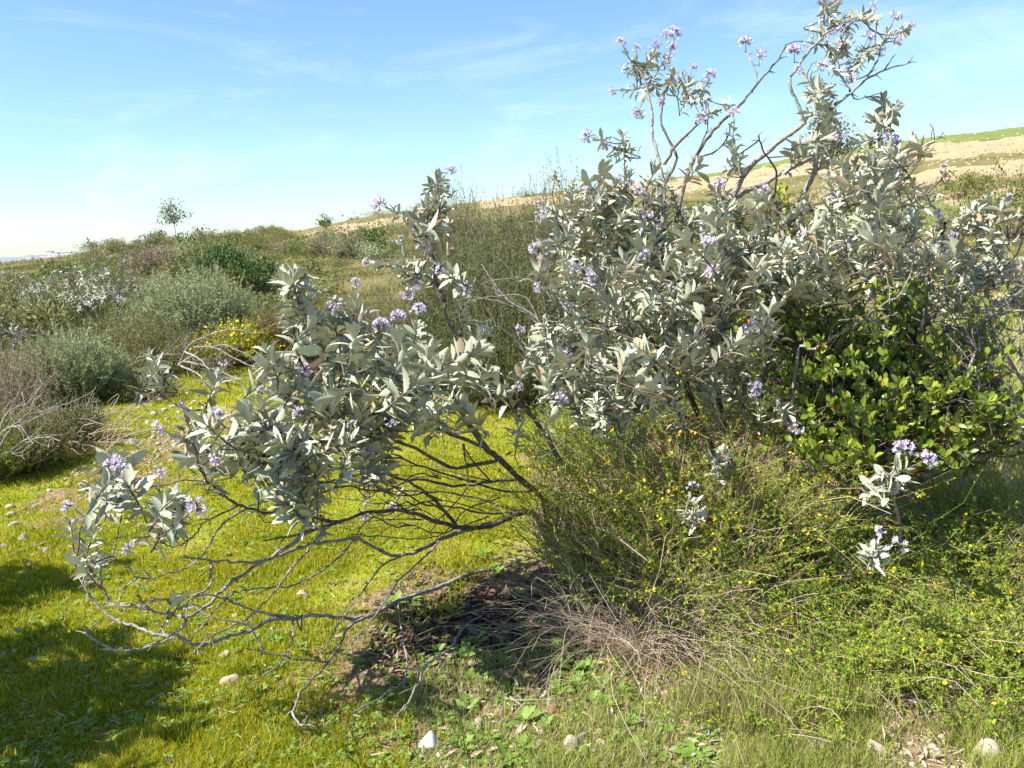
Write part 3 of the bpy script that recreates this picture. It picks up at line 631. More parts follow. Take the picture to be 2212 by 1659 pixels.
# ---- RIGHT UPRIGHT SHRUB
bR = ground(1590, 1085)
S2 = Shrub('yerba_santa_shrub', 'tallest grey-leaved shrub, its lavender-tipped branches rising against the sky at upper right', 'shrub', bR)
dR = float((bR - CAM) @ F); S2._reg(np.array([bR + [0, 0, -.02]]), np.array([.03])); S2.lf = .60; S2.nf = 1.4
BR2 = [
 (4.10, .026, .016, [(1590, 1085), (1575, 960), (1548, 858), (1535, 818), (1548, 752), (1575, 685), (1590, 600)]),
 (3.90, .022, .012, [(1590, 1085), (1520, 930), (1491, 853), (1471, 770), (1454, 686), (1440, 600), (1430, 520)]),
 (4.00, .020, .012, [(1590, 1085), (1610, 960), (1640, 850), (1660, 760), (1680, 640), (1700, 520), (1715, 463), (1736, 416), (1761, 365), (1766, 297), (1774, 255), (1804, 229)]),
 (3.80, .014, .006, [(1491, 853), (1430, 760), (1351, 666), (1304, 630), (1264, 590), (1231, 543), (1215, 500), (1200, 470)]),
 (4.00, .012, .006, [(1454, 686), (1410, 600), (1370, 540), (1352, 480), (1350, 400), (1352, 340), (1345, 300)]),
 (3.70, .012, .006, [(1491, 853), (1420, 800), (1360, 730), (1300, 700), (1240, 690)]),
 (4.10, .013, .005, [(1430, 520), (1435, 416), (1420, 327), (1409, 297), (1409, 250), (1396, 182), (1380, 150)]),
 (4.10, .009, .004, [(1435, 416), (1430, 407), (1460, 352), (1452, 314), (1430, 272), (1430, 229), (1445, 180), (1455, 150)]),
 (4.00, .008, .004, [(1435, 356), (1460, 314), (1502, 276), (1507, 255), (1545, 242), (1587, 231)]),
 (4.20, .013, .004, [(1460, 480), (1481, 390), (1502, 340), (1532, 293), (1566, 255), (1596, 229), (1630, 187), (1668, 144), (1685, 123), (1698, 95)]),
 (4.20, .005, .003, [(1636, 178), (1630, 149), (1611, 110)]),
 (4.10, .016, .010, [(1575, 440), (1613, 369), (1655, 331), (1698, 297), (1732, 272), (1736, 263)]),
 (4.00, .009, .005, [(1736, 263), (1723, 221), (1706, 182), (1723, 144), (1753, 106), (1778, 76), (1770, 47), (1778, 21), (1804, 2), (1830, -25)]),
 (3.95, .006, .004, [(1778, 76), (1821, 51), (1855, 34), (1880, 20)]),
 (4.10, .009, .003, [(1804, 225), (1838, 199), (1880, 166), (1918, 149), (1961, 136)]),
 (4.10, .004, .002, [(1910, 152), (1935, 115)]), (4.1, .004, .002, [(1834, 195), (1850, 215), (1890, 205), (1905, 200)]),
 (4.05, .005, .003, [(1838, 199), (1817, 161), (1810, 120), (1830, 95)]),
 (4.00, .005, .003, [(1855, 34), (1880, 60), (1910, 75), (1950, 60)]),
 (4.05, .006, .003, [(1870, 172), (1895, 130), (1905, 100), (1930, 70)]),
 (4.30, .013, .009, [(1575, 440), (1609, 416), (1655, 395), (1698, 369), (1740, 348), (1768, 325)]),
 (3.80, .010, .004, [(1640, 600), (1668, 446), (1677, 369), (1651, 331), (1638, 293)]),
 (3.90, .013, .006, [(1715, 470), (1790, 440), (1850, 420), (1885, 382), (1894, 320), (1905, 280)]),
 (4.00, .006, .002, [(1885, 400), (1910, 373), (1969, 352), (2003, 318), (2037, 289)]),
 (4.00, .003, .002, [(2003, 318), (2008, 310), (2016, 278)]), (4.0, .004, .002, [(1930, 368), (1990, 330), (2020, 325)]), (4.0, .004, .002, [(1900, 400), (1960, 380), (1985, 345)]),
 (3.70, .012, .006, [(1548, 752), (1480, 660), (1470, 590), (1500, 500)]),
 (3.80, .012, .006, [(1575, 685), (1640, 620), (1690, 600), (1760, 560), (1830, 520), (1900, 460)]),
 (3.60, .010, .005, [(1660, 760), (1700, 700), (1780, 650), (1840, 610)]),
 (3.60, .010, .004, [(1520, 930), (1450, 880), (1380, 850), (1320, 870), (1290, 870)]),
 (3.60, .010, .005, [(1491, 853), (1400, 870), (1320, 790), (1250, 760), (1190, 730)]),
 (3.90, .006, .003, [(1500, 340), (1540, 330), (1570, 300), (1580, 265)]),
 (4.40, .008, .003, [(1430, 480), (1390, 430), (1380, 400)]), (3.9, .004, .002, [(1502, 340), (1525, 290), (1530, 250), (1522, 215)]),
]
for de, r0, r1, pts in BR2:
    S2.branch(pts, de, r0, r1, d_start=dR if pts[0] == (1590, 1085) else None, mat=M_BARKG if pts[-1][1] < 360 and r0 > .004 and rng.uniform() < .6 else (M_BARKB if rng.uniform() < .3 else None))
SH2 = [
 (1350, 110, 120, 16, .08, 1), (1375, 125, 95, 16, .085, 1), (1410, 115, 70, 14, .08, 1), (1440, 120, 60, 14, .08, 1), (1455, 95, 75, 8, .05, 1), (1345, 150, 170, 14, .085, 0), (1380, 160, 230, 14, .085, 0), (1345, 195, 180, 14, .08, 1), (1390, 215, 250, 12, .085, 1), (1420, 200, 290, 12, .085, 1),
 (1450, 150, 110, 14, .08, 1), (1490, 170, 80, 18, .085, 1), (1510, 190, 40, 14, .085, 1), (1530, 175, 60, 10, .07, 1), (1480, 205, 280, 14, .085, 0), (1530, 215, 350, 10, .08, 0), (1500, 225, 300, 14, .085, 1), (1545, 240, 20, 10, .08, 0), (1580, 228, 10, 8, .07, 0), (1440, 200, 250, 12, .08, 0),
 (1780, 0, 100, 14, .08, 1), (1810, 5, 60, 12, .085, 1), (1835, 35, 20, 10, .09, 0), (1870, 25, 40, 14, .1, 1), (1895, 40, 0, 10, .1, 0), (1800, 45, 300, 12, .08, 1), (1780, 70, 0, 10, .08, 1), (1830, 70, 320, 8, .08, 0),
 (1790, 100, 340, 14, .08, 1), (1820, 95, 60, 16, .085, 1), (1800, 130, 290, 14, .085, 0), (1830, 120, 300, 14, .085, 1), (1865, 105, 70, 12, .085, 1), (1885, 115, 20, 12, .085, 1), (1920, 65, 70, 10, .07, 1), (1960, 60, 40, 10, .07, 1), (1905, 95, 10, 10, .08, 1), (1850, 150, 250, 10, .085, 1),
 (1740, 165, 120, 14, .09, 1), (1770, 170, 90, 18, .09, 1), (1790, 185, 60, 16, .1, 0), (1745, 205, 190, 14, .1, 0), (1775, 225, 95, 20, .11, 1), (1740, 240, 150, 14, .11, 0), (1800, 245, 30, 14, .11, 0), (1760, 290, 120, 14, .11, 0), (1790, 300, 10, 14, .11, 1), (1820, 160, 330, 12, .09, 1),
 (1905, 210, 85, 16, .12, 0), (1930, 235, 40, 12, .1, 1), (1885, 260, 160, 14, .13, 0), (1920, 265, 10, 12, .11, 0), (1880, 300, 140, 12, .12, 0), (1850, 310, 190, 12, .11, 0), (1905, 320, 60, 16, .11, 1), (1880, 350, 200, 14, .11, 0), (1920, 345, 20, 14, .12, 0),
 (1585, 270, 90, 10, .08, 1), (1585, 310, 95, 16, .1, 0), (1600, 340, 60, 12, .1, 0), (1570, 350, 150, 12, .1, 0), (1345, 285, 95, 12, .09, 0), (1290, 300, 150, 10, .08, 1), (1330, 320, 160, 12, .1, 1), (1365, 320, 20, 12, .1, 0), (1350, 360, 90, 16, .1, 0), (1400, 400, 80, 12, .11, 0),
 (1185, 450, 150, 12, .09, 1), (1200, 480, 120, 18, .11, 0), (1230, 500, 60, 16, .12, 0), (1175, 530, 190, 12, .1, 1), (1200, 545, 220, 12, .11, 1), (1190, 620, 180, 10, .1, 1), (1240, 610, 90, 16, .1, 1), (1150, 715, 170, 12, .1, 1), (1175, 690, 100, 16, .1, 0), (1225, 690, 80, 16, .1, 1), (1260, 625, 60, 12, .1, 1), (1150, 760, 200, 12, .1, 0),
 (1280, 870, 230, 12, .11, 0), (1290, 840, 90, 14, .12, 0), (1330, 880, 300, 12, .1, 0), (1390, 870, 280, 14, .11, 0), (1440, 880, 300, 10, .1, 0), (1280, 920, 270, 8, .09, 0), (2016, 275, 90, 3, .02, 0)]
for (x, y, a, n, ll, fl) in SH2:
    S2.shoot(P3(np.array(x), np.array(y), near_depth(S2, x, y, rng.normal() * .12)), idir(a, rng.normal() * .35), n, ll, bool(fl), dry=.12)
for (x, y) in [(1611, 102), (1716, 122), (1348, 98), (1640, 130), (1530, 165), (1455, 75), (1440, 82), (1160, 545), (1170, 470)]:
    S2.bloom(P3(np.array(x), np.array(y), near_depth(S2, x, y)), idir(90, 0), True)
for (cx, cy, rx, ry, dz, n) in [(1300, 430, 80, 80, 4.0, 22), (1400, 470, 110, 80, 3.9, 24), (1480, 560, 150, 90, 3.8, 36), (1560, 480, 110, 70, 4.0, 20), (1640, 540, 120, 90, 3.8, 32), (1330, 570, 120, 80, 3.9, 24), (1780, 440, 110, 80, 3.9, 24), (1850, 500, 100, 80, 3.9, 22), (1440, 720, 150, 90, 3.8, 26), (1560, 700, 110, 90, 3.7, 20), (1230, 760, 90, 60, 3.7, 16), (1330, 800, 120, 60, 3.8, 16), (1740, 570, 90, 70, 3.6, 14), (1890, 370, 60, 60, 3.9, 12), (1480, 640, 200, 120, 4.5, 26), (1560, 800, 60, 60, 4.0, 10), (1400, 850, 130, 50, 3.9, 18), (1250, 850, 80, 60, 3.8, 10)]:
    for k in range(int(n * 1.25)):
        u = rng.normal(size=3) * .64; x, y = cx + rx * u[0], cy + ry * u[1]
        if y > 620 and x > 1690: continue
        S2.shoot(P3(np.array(x), np.array(y), dz + .5 * u[2]), idir(rng.uniform(35, 145), rng.normal() * .6), int(rng.integers(11, 20)), rng.uniform(.085, .125), rng.uniform() < .12, dry=.14)
S2.leaves(300)

# ---- RIGHT EDGE SHRUB
b3 = ground(2010, 900)
S3 = Shrub('yerba_santa_shrub', 'grey-leaved shrub at the right edge behind the glossy green bush', 'shrub', b3)
d3 = float((b3 - CAM) @ F); S3._reg(np.array([b3]), np.array([.03]))
for de, r0, r1, pts in [(4.9, .022, .010, [(2010, 900), (1990, 800), (1995, 700), (2010, 620), (2030, 540), (2040, 480)]), (5.0, .014, .006, [(1995, 700), (2060, 640), (2110, 560), (2130, 480), (2130, 440)]),
                        (4.8, .012, .006, [(2000, 660), (1960, 600), (1940, 540), (1950, 450)]), (4.8, .010, .005, [(2060, 640), (2120, 620), (2180, 570), (2210, 520)]), (4.9, .008, .004, [(1950, 450), (2000, 420), (2030, 390), (2040, 372)])]:
    S3.branch(pts, de, r0, r1, d_start=d3 if pts[0] == (2010, 900) else None)
for (x, y, a, n, ll, fl) in [(2040, 375, 80, 6, .06, 1), (1990, 410, 110, 14, .12, 0), (2020, 430, 30, 12, .11, 0), (1960, 440, 160, 12, .11, 0), (2135, 425, 95, 18, .13, 0), (2095, 450, 150, 14, .13, 0), (2170, 440, 50, 14, .12, 1), (2190, 470, 20, 12, .12, 0), (2110, 490, 170, 14, .12, 0), (2200, 520, 10, 14, .11, 1), (2070, 480, 140, 12, .12, 0), (2050, 520, 100, 14, .11, 1), (2030, 480, 110, 12, .1, 1)]:
    S3.shoot(P3(np.array(x), np.array(y), near_depth(S3, x, y, rng.normal() * .12)), idir(a, rng.normal() * .35), n, ll, bool(fl))
for (cx, cy, rx, ry, dz, n) in [(2060, 560, 110, 60, 4.9, 34), (2160, 550, 60, 60, 4.9, 18), (1960, 560, 80, 70, 4.7, 20), (2040, 620, 120, 30, 5.0, 14), (2200, 620, 40, 60, 5.0, 12)]:
    for k in range(n):
        u = rng.normal(size=3) * .55; x, y = cx + rx * u[0], cy + ry * u[1]
        S3.shoot(P3(np.array(x), np.array(y), dz + .35 * u[2]), idir(rng.uniform(35, 145), rng.normal() * .6), int(rng.integers(12, 20)), rng.uniform(.08, .115), rng.uniform() < .12)
S3.leaves(300)

# ---- single grey shoots standing in the deerweed
for (gx, gy, top, dz, lab, lv) in [
    ((1555, 1190), None, [(1555, 975, 95, 13, .085, 0), (1530, 985, 160, 8, .08, 0), (1575, 985, 20, 8, .08, 0), (1550, 1020, 270, 5, .07, 0)], 3.25, 'young grey-leaved sprout with a rosette of leaves among yellow deerweed flowers', 0),
    ((1690, 1150), None, [(1685, 885, 120, 7, .08, 0), (1705, 900, 300, 7, .09, 1), (1635, 868, 100, 8, .06, 1)], 3.4, 'grey-leaved sprout with a drooping lavender flower head before the dark glossy bush', 0),
    ((1940, 1240), None, [(1940, 1005, 80, 12, .10, 1), (1965, 1010, 30, 8, .08, 1), (1900, 1025, 150, 10, .09, 0), (1870, 1065, 190, 9, .10, 0), (1950, 1040, 330, 8, .1, 0)], 2.95, 'broad grey-leaved sprout with a white-lilac flower head at the foot of the glossy bush', 0),
    ((1505, 1270), None, [(1500, 1085, 100, 9, .085, 0), (1515, 1100, 40, 7, .08, 0), (1480, 1125, 190, 6, .07, 0), (1490, 1075, 80, 6, .05, 1)], 3.0, 'small pale grey sprout standing low among brown deerweed stems', 0),
    ((1880, 1262), None, [(1890, 1180, 80, 10, .09, 1), (1910, 1185, 20, 8, .08, 1), (1870, 1190, 150, 8, .08, 0)], 2.75, 'lowest grey-leaved sprout, lilac-flowered, on a bent pale stalk over green weeds', 0)]:
    g = ground(*gx); s = Shrub('yerba_santa_sprout', lab, 'plant', g, 'grey sprouts in the deerweed', M_BARKG)
    s._reg(np.array([g]), np.array([.006])); cx = np.mean([t[0] for t in top]); cy = np.mean([t[1] for t in top])
    gd = float((g - CAM) @ F)
    s.branch([gx, (gx[0] + 8, (gx[1] + cy) / 2 + 20), (cx, cy + 20)], dz, .006, .004, d_start=gd, name='stem', knobs=False)
    for (x, y, a, n, ll, fl) in top: s.shoot(P3(np.array(x), np.array(y), dz + rng.normal() * .03), idir(a, -.3), n, ll, bool(fl), dry=.04)
    s.leaves(300)

# ---- shrubs whose shadow falls on the grass at lower left (they stand left of the picture)
def simple_ys(base, h, w, n, label, ll=.09, flowers=.12, name='yerba_santa_shrub', group=None, indiv=False):
    s = Shrub(name, label, 'shrub', base, group); base = np.asarray(base, float); s._reg(np.array([base]), np.array([.02]))
    for k in range(6):
        a = k * 1.05 + rng.uniform(0, .5); e = base + np.array([math.cos(a) * w * .4, math.sin(a) * w * .4, h * rng.uniform(.55, .8)])
        q = np.linspace(0, 1, 7)[:, None]; P = base + (e - base) * q + np.array([math.cos(a), math.sin(a), 0]) * w * .15 * q * (1 - q) + rng.normal(size=(7, 3)) * .012
        r = np.linspace(.014, .005, 7); s.tube(P, r, 'branch', 5); s._reg(P, r)
    for k in range(n):
        u = rdir(1)[0]; u[2] = abs(u[2]) * rng.uniform(.2, 1); f = rng.uniform(.55, 1)
        p = base + np.array([u[0] * w * .5 * f, u[1] * w * .5 * f, h * (.38 + .62 * u[2] * f)])
        s.shoot(p, unit(u + np.array([0, 0, .7])), int(rng.integers(10, 16)), ll * rng.uniform(.8, 1.2), rng.uniform() < flowers)
    s.leaves(300, indiv); return s
simple_ys(gxy(-2.95, 2.05), 2.2, 1.7, 190, 'grey-leaved shrub just beyond the left edge, shading the grass at lower left', ll=.17)
simple_ys(gxy(-3.0, 2.6), 1.9, 1.3, 120, 'second grey shrub beyond the left edge, standing behind the nearer one', ll=.16)
simple_ys(gxy(-3.05, 3.7), 1.2, .85, 60, 'small grey shrub beyond the left edge, shading a few cobbles', ll=.14)

# ---- background yerba santa
for (px, py, h, w, n, lab) in [
    ((240), 735, 1.25, 1.0, 46, 'open grey-leaved shrub on pale bent stems left of the big silvery sage mound'),
    (105, 712, .95, .7, 26, 'smaller grey-leaved shrub left of the open grey shrub on the scrub slope'),
    (14, 790, .6, .45, 10, 'low grey-leaved sprig at the left edge above the brown twiggy scrub'),
    (185, 690, .45, .6, 14, 'squat grey-leaved clump between the two taller grey shrubs at left'),
    (20, 640, 1.0, .5, 10, 'thin grey-leaved shrub at the left edge near the far town')]:
    simple_ys(ground(px, py), h * 1.6, w * 1.7, int(n * 2.6), lab, ll=.10, flowers=.04)

# ------------------------------------------------------------------ GLOSSY GREEN BUSH (lemonade berry)
def glossy_bush():
    base = ground(1850, 1120); dep0 = float((base - CAM) @ F)
    root = thing('lemonade_berry_bush', 'glossy round-leaved green bush with a few red old leaves below the grey shrubs at right', 'bush', base)
    tips = []; twP = []
    blobs = [(1880, 760, 180, 120, 3.9, 150), (1760, 760, 130, 120, 4.1, 75), (2010, 830, 150, 120, 3.9, 120), (1850, 900, 200, 120, 3.7, 130), (2060, 940, 150, 90, 3.6, 90), (1790, 950, 110, 60, 3.6, 40), (1950, 660, 60, 50, 4.0, 24), (2120, 720, 60, 60, 4.1, 16), (2180, 900, 50, 60, 3.7, 24), (2100, 840, 70, 60, 3.8, 36), (1700, 680, 60, 60, 4.2, 24), (1690, 450, 40, 45, 4.3, 14), (1535, 480, 25, 30, 4.2, 6)]
    for (cx, cy, rx, ry, dz, n) in blobs:
        n = int(n * 1.6); u = rng.normal(size=(n, 3)) * .5
        tips.append((P3(cx + rx * u[:, 0], cy + ry * u[:, 1], dz + .45 * u[:, 2]), np.full(n, dz)))
    tip = np.concatenate([t[0] for t in tips]); n = len(tip)
    # limbs
    limbs = [[(1850, 1120), (1850, 1000), (1900, 850), (1960, 700)], [(1850, 1120), (1920, 1010), (2020, 880), (2100, 800)], [(1850, 1120), (1790, 980), (1760, 830), (1700, 650)], [(1850, 1120), (1960, 1060), (2080, 1000), (2180, 960)], [(1850, 1120), (1830, 980), (1840, 860), (1860, 730)],
             [(1870, 1060), (1960, 930), (2060, 850), (2110, 760)], [(1800, 880), (1900, 830), (1960, 780), (2020, 710)], [(1760, 830), (1720, 600), (1690, 500), (1690, 440)], [(1860, 1080), (1990, 990), (2070, 900), (2150, 850)]]
    nodes = []
    for L in limbs:
        c = catmull(L, 6); u = np.linspace(0, 1, len(c)); de = dep0 + (4.0 - dep0 + rng.normal() * .2) * u
        if L[0] != (1850, 1120): de = 3.9 + rng.normal() * .15 + 0 * u
        P = P3(c[:, 0], c[:, 1], de); nodes.append(P)
        mb = MB(); mb.add(*tubes(P[None], np.linspace(.018, .006, len(P))[None], 6)); mb.build('branch', [M_BARKG], root, base)
    nodes = np.concatenate(nodes)
    A = np.array([nodes[rng.choice(np.argsort(np.linalg.norm(nodes - t, axis=1))[:16])] for t in tip])
    q = np.linspace(0, 1, 6)[None, :, None]
    out = unit(tip - A + np.array([0, 0, .15]))
    P = A[:, None] + (tip - A)[:, None] * q + rng.normal(size=(n, 1, 3)) * .22 * q * (1 - q) + rng.normal(size=(n, 6, 3)) * .006
    Rr = np.broadcast_to(np.linspace(.0032, .0014, 6), (n, 6))
    mb = MB(); mb.add(*tubes(P, Rr, 4)); mb.build('twigs', [M_BARK], root, base, kind='stuff')
    k = 13; t = rng.uniform(.25, 1.05, size=(n, k)); ph = np.arange(k) * 2.4 + rng.uniform(0, 6, size=(n, 1))
    d = unit(tip - A); a = unit(np.cross(d, [.2, .3, .9])); b = np.cross(d, a)
    ln_ = np.minimum(np.linalg.norm(tip - A, axis=1), .30)
    pos = tip[:, None] - (d * ln_[:, None])[:, None] * (1 - t)[..., None] + rng.normal(size=(n, k, 3)) * .006
    side = np.cos(ph)[..., None] * a[:, None] + np.sin(ph)[..., None] * b[:, None]
    ld = unit(d[:, None] * .7 + side * .8 + np.array([0, 0, .9]) + rng.normal(size=(n, k, 3)) * .3)
    nr = unit(side * -.7 + d[:, None] * .8 + np.array([-.25, -.15, .5]) + rng.normal(size=(n, k, 3)) * .45)
    pos, ld, nr = pos.reshape(-1, 3), ld.reshape(-1, 3), nr.reshape(-1, 3); N_ = len(pos)
    ln = rng.uniform(.028, .046, N_); var = rng.integers(0, 3, N_)
    px, py, dp = project(pos)
    kd = np.where(rng.uniform(size=N_) < .006, 1, np.where((rng.uniform(size=N_) < .05) | (py < 560), 2, 0))
    order = np.argsort(dp); seen = set(); vis = np.zeros(N_)
    for i in order:
        c = (int(px[i] // 14), int(py[i] // 14))
        if px[i] < 2212 and c not in seen: seen.add(c); vis[i] = 1
    pick = np.zeros(N_, bool); pick[np.argsort(-(vis + .1) * ln / dp)[:300]] = True
    mats = [M_LB, M_LBRED, M_LBY]; md = [[mesh('leaf', t_[0], t_[1], [m]) for t_ in T_LB] for m in mats]
    x, y, z = frames(ld, nr)
    for i in np.nonzero(pick)[0]:
        o = link(bpy.data.objects.new('leaf', md[kd[i]][var[i]]), root); X, Y, Z = x[i] * ln[i], y[i] * ln[i], z[i] * ln[i]; q_ = pos[i] - base
        if kd[i] == 1: o['label'] = 'red old leaf'
        o.matrix_basis = Matrix(((X[0], Y[0], Z[0], q_[0]), (X[1], Y[1], Z[1], q_[1]), (X[2], Y[2], Z[2], q_[2]), (0, 0, 0, 1)))
    mb = MB()
    for v in range(3):
        for kk in range(3):
            m = ~pick & (var == v) & (kd == kk)
            if m.any(): mb.add(*place(T_LB[v], pos[m], ld[m], nr[m], ln[m]), kk, np.repeat(rng.uniform(size=m.sum()), len(T_LB[v][0])))
    mb.build('foliage', mats, root, base, kind='stuff')
glossy_bush()

# ------------------------------------------------------------------ bare branches at the right edge
def bare_branches(name, label, cat, base, lines, dep, mat, r0=.008, side=6):
    root = thing(name, label, cat, base); base = np.asarray(base, float)
    for (L, d0, d1) in lines:
        c = catmull(L, 5); P = P3(c[:, 0], c[:, 1], np.linspace(d0, d1, len(c))) + rng.normal(size=(len(c), 3)) * .004
        P[0] = P3(np.array(L[0][0]), np.array(L[0][1]), np.array(d0))
        mb = MB(); mb.add(*tubes(P[None], np.linspace(r0, r0 * .35, len(P))[None], 6)); o = mb.build('branch', [mat], root, base)
        n = side; ii = rng.integers(2, len(P), n); D = unit(unit(P[ii] - P[ii - 1]) + rdir(n) * .7); l = rng.uniform(.08, .35, n)
        q = np.linspace(0, 1, 5)[None, :, None]; Q = P[ii][:, None] + D[:, None] * l[:, None, None] * q + rng.normal(size=(n, 1, 3)) * .12 * q * (1 - q) + np.array([0, 0, .06]) * q * q
        mb = MB(); mb.add(*tubes(Q, np.broadcast_to(np.linspace(.003, .0012, 5), (n, 5)), 4)); mb.build('twigs', [mat], root, base, kind='stuff')
    return root
bare_branches('dead_branches', 'bare pale dead branches reaching in at the right edge beside the glossy bush', 'branches', ground(2290, 1120),
    [([(2290, 1120), (2230, 960), (2180, 900), (2120, 860), (2060, 830)], 3.6, 3.7), ([(2290, 1120), (2215, 930), (2150, 800), (2090, 735)], 3.6, 3.6), ([(2250, 1010), (2190, 930), (2130, 870), (2110, 810), (2130, 790)], 3.6, 3.6),
     ([(2280, 980), (2210, 880), (2150, 830), (2060, 790), (2030, 770)], 3.8, 3.9), ([(2300, 760), (2212, 715), (2150, 710), (2090, 690), (2020, 687)], 4.2, 4.3), ([(2300, 700), (2212, 672), (2120, 690), (2040, 705)], 4.2, 4.3), ([(2300, 1000), (2212, 790), (2200, 740), (2212, 690)], 4.0, 4.1),
     ([(2300, 860), (2230, 830), (2170, 790), (2100, 750)], 4.2, 4.2), ([(2300, 640), (2230, 620), (2150, 660), (2080, 680)], 4.4, 4.4), ([(2290, 1100), (2240, 900), (2190, 790), (2140, 700), (2120, 640)], 4.1, 4.3)], 4, M_BARKG, .009, 5)
bare_branches('dead_branch', 'pale bare branch slanting up across the middle of the glossy green bush', 'branch', ground(1700, 1100),
    [([(1700, 1100), (1720, 780), (1760, 750), (1830, 715), (1880, 680), (1950, 630)], 3.7, 3.45), ([(1870, 690), (1900, 700), (1925, 720)], 3.5, 3.45)], 4, M_BARKG, .009, 4)

# ------------------------------------------------------------------ DEERWEED (wiry green stems, tiny leaflets, yellow flowers)
def arcs(base, n, L, spread, up=1.0, m=7, sag=.3, lean=(0, 0, 0), rad=.12):
    a = rng.uniform(0, 6.283, n); r = rad * np.sqrt(rng.uniform(size=n))
    S0 = np.stack([np.cos(a) * r, np.sin(a) * r, np.zeros(n)], -1) + base
    S0[:, 2] = terrain(S0[:, 0], S0[:, 1]) - .01
    b = a + rng.normal(size=n) * .7; s = spread * rng.uniform(.1, 1, n)
    d = unit(np.stack([np.cos(b) * s, np.sin(b) * s, np.full(n, up)], -1) + np.asarray(lean) + rng.normal(size=(n, 3)) * .12)
    l = L * rng.uniform(.55, 1.05, n); t = np.linspace(0, 1, m)[None, :, None]
    hor = d * np.array([1, 1, 0])
    P = S0[:, None] + d[:, None] * l[:, None, None] * t + (hor[:, None] * .45 + np.array([0, 0, -1.0]) * sag) * l[:, None, None] * t ** 2.2 + rng.normal(size=(n, 1, 3)) * .10 * l[:, None, None] * np.sin(t * 5 + rng.uniform(0, 6, (n, 1, 1))) * t
    P[..., 2] = np.maximum(P[..., 2], terrain(P[..., 0], P[..., 1]) + .004)
    return P
def along(P, k, lo=.25):
    n, m, _ = P.shape; t = rng.uniform(lo, 1, (n, k)) * (m - 1.001); i = t.astype(int); f = (t - i)[..., None]
    r = np.arange(n)[:, None]; A, B = P[r, i], P[r, i + 1]
    return (A + (B - A) * f).reshape(-1, 3), unit(B - A).reshape(-1, 3)
def deerweed(base, n, L, spread, leaf_k, label, flowers=30, dead=0.25, sag=.3, lean=(0, 0, 0), rad=.14, group='deerweed plants', lsz=.0135, up=1.0):
    root = thing('deerweed_plant', label, 'plant', base, group)
    P = arcs(base, n, L, spread, up, 7, sag, lean, rad); ml = np.arange(n) < n * (1 - dead)
    mb = MB(); mb.add(*tubes(P[ml], np.broadcast_to(np.linspace(.0017, .0009, 7), (ml.sum(), 7)), 3), 0, np.repeat(rng.uniform(size=ml.sum()), 21)); mb.build('stems', [M_DWST], root, base, kind='stuff')
    if (~ml).any():
        mb = MB(); k = (~ml).sum(); mb.add(*tubes(P[~ml], np.broadcast_to(np.linspace(.0019, .0010, 7), (k, 7)), 3), 0, np.repeat(rng.uniform(size=k), 21)); mb.build('dead_stems', [M_DEAD], root, base, kind='stuff')
    Q, tn = along(P[ml], leaf_k, .22); N_ = len(Q); d = unit(tn * .6 + rdir(N_) * .9)
    ln = rng.uniform(.6, 1.3, N_) * lsz
    mb = MB(); mb.add(*place(T_DIA, Q, d, unit(rdir(N_) + np.array([0, 0, .8])), ln, ln * .42), 0, np.repeat(rng.uniform(size=N_), 4)); mb.build('leaflets', [M_DW], root, base, smooth=False, kind='stuff')
    if flowers:
        Q, tn = along(P[ml], 1, .5); Q = Q[rng.permutation(len(Q))[:flowers]]; rep = 3; Q = np.repeat(Q, rep, 0) + rng.normal(size=(len(Q) * rep, 3)) * .007; N_ = len(Q)
        ln = rng.uniform(.010, .017, N_); mb = MB(); mb.add(*place(T_DIA, Q, rdir(N_), rdir(N_), ln, ln * .8), 0, np.repeat(rng.uniform(size=N_), 4)); mb.build('flowers', [M_YEL], root, base, smooth=False, kind='stuff')
    return root
DWL = [((1285, 1235), 300, .95, .45, 46, 110, .22), ((1350, 1310), 280, .72, .65, 34, 60, .4), ((1430, 1250), 380, 1.10, .5, 52, 190, .22), ((1545, 1265), 380, 1.14, .5, 52, 220, .22), ((1650, 1250), 340, 1.0, .55, 50, 150, .22), ((1490, 1350), 300, .72, .65, 44, 60, .35),
       ((1620, 1350), 240, .46, .8, 44, 30, .3), ((1780, 1290), 280, .50, .8, 50, 50, .2), ((1930, 1260), 280, .50, .8, 50, 60, .2), ((2090, 1240), 300, .55, .8, 50, 90, .2), ((2220, 1200), 280, .62, .8, 50, 80, .2), ((1760, 1440), 240, .36, 1.0, 44, 30, .2), ((1900, 1420), 260, .40, 1.0, 44, 40, .2), ((2050, 1400), 280, .42, 1.0, 48, 60, .2),
       ((2190, 1420), 260, .42, 1.0, 48, 60, .15), ((1650, 1530), 130, .26, 1.1, 36, 8, .15), ((2120, 1520), 180, .32, 1.1, 44, 8, .2)]
DWN = ['wiry deerweed at the foot of the leaning stems of the left shrub', 'brown deerweed with bleached arching stems right of the dark shaded soil', 'yellow-flowered deerweed left of the tall shrub trunks', 'fullest yellow-flowered deerweed under the tall grey shrub', 'deerweed mound between the tall shrub and the glossy bush', 'straggling half-dead deerweed before the flowering mounds',
       'low deerweed in pale grass below the smallest grey sprout', 'green deerweed left of the lowest grey sprout', 'green deerweed around the lowest lilac-flowered sprout', 'green deerweed below the right part of the glossy bush', 'green deerweed at the right edge under the bare branches', 'short sprawling deerweed in pale grass left of a bleached stick', 'short sprawling deerweed over the bleached fallen sticks',
       'dense yellow-dotted deerweed above the big round boulder', 'deerweed at the right edge above the big round boulder', 'thin deerweed sprigs in pale grass near the bottom', 'low deerweed sprigs just behind the big round boulder']
for (p, n, L, sp_, lk, fl, de), lab in zip(DWL, DWN):
    deerweed(ground(*p), int(n * 1.0), L, sp_, lk, lab, fl, de, sag=.28 if L > .5 else .35, rad=.20)
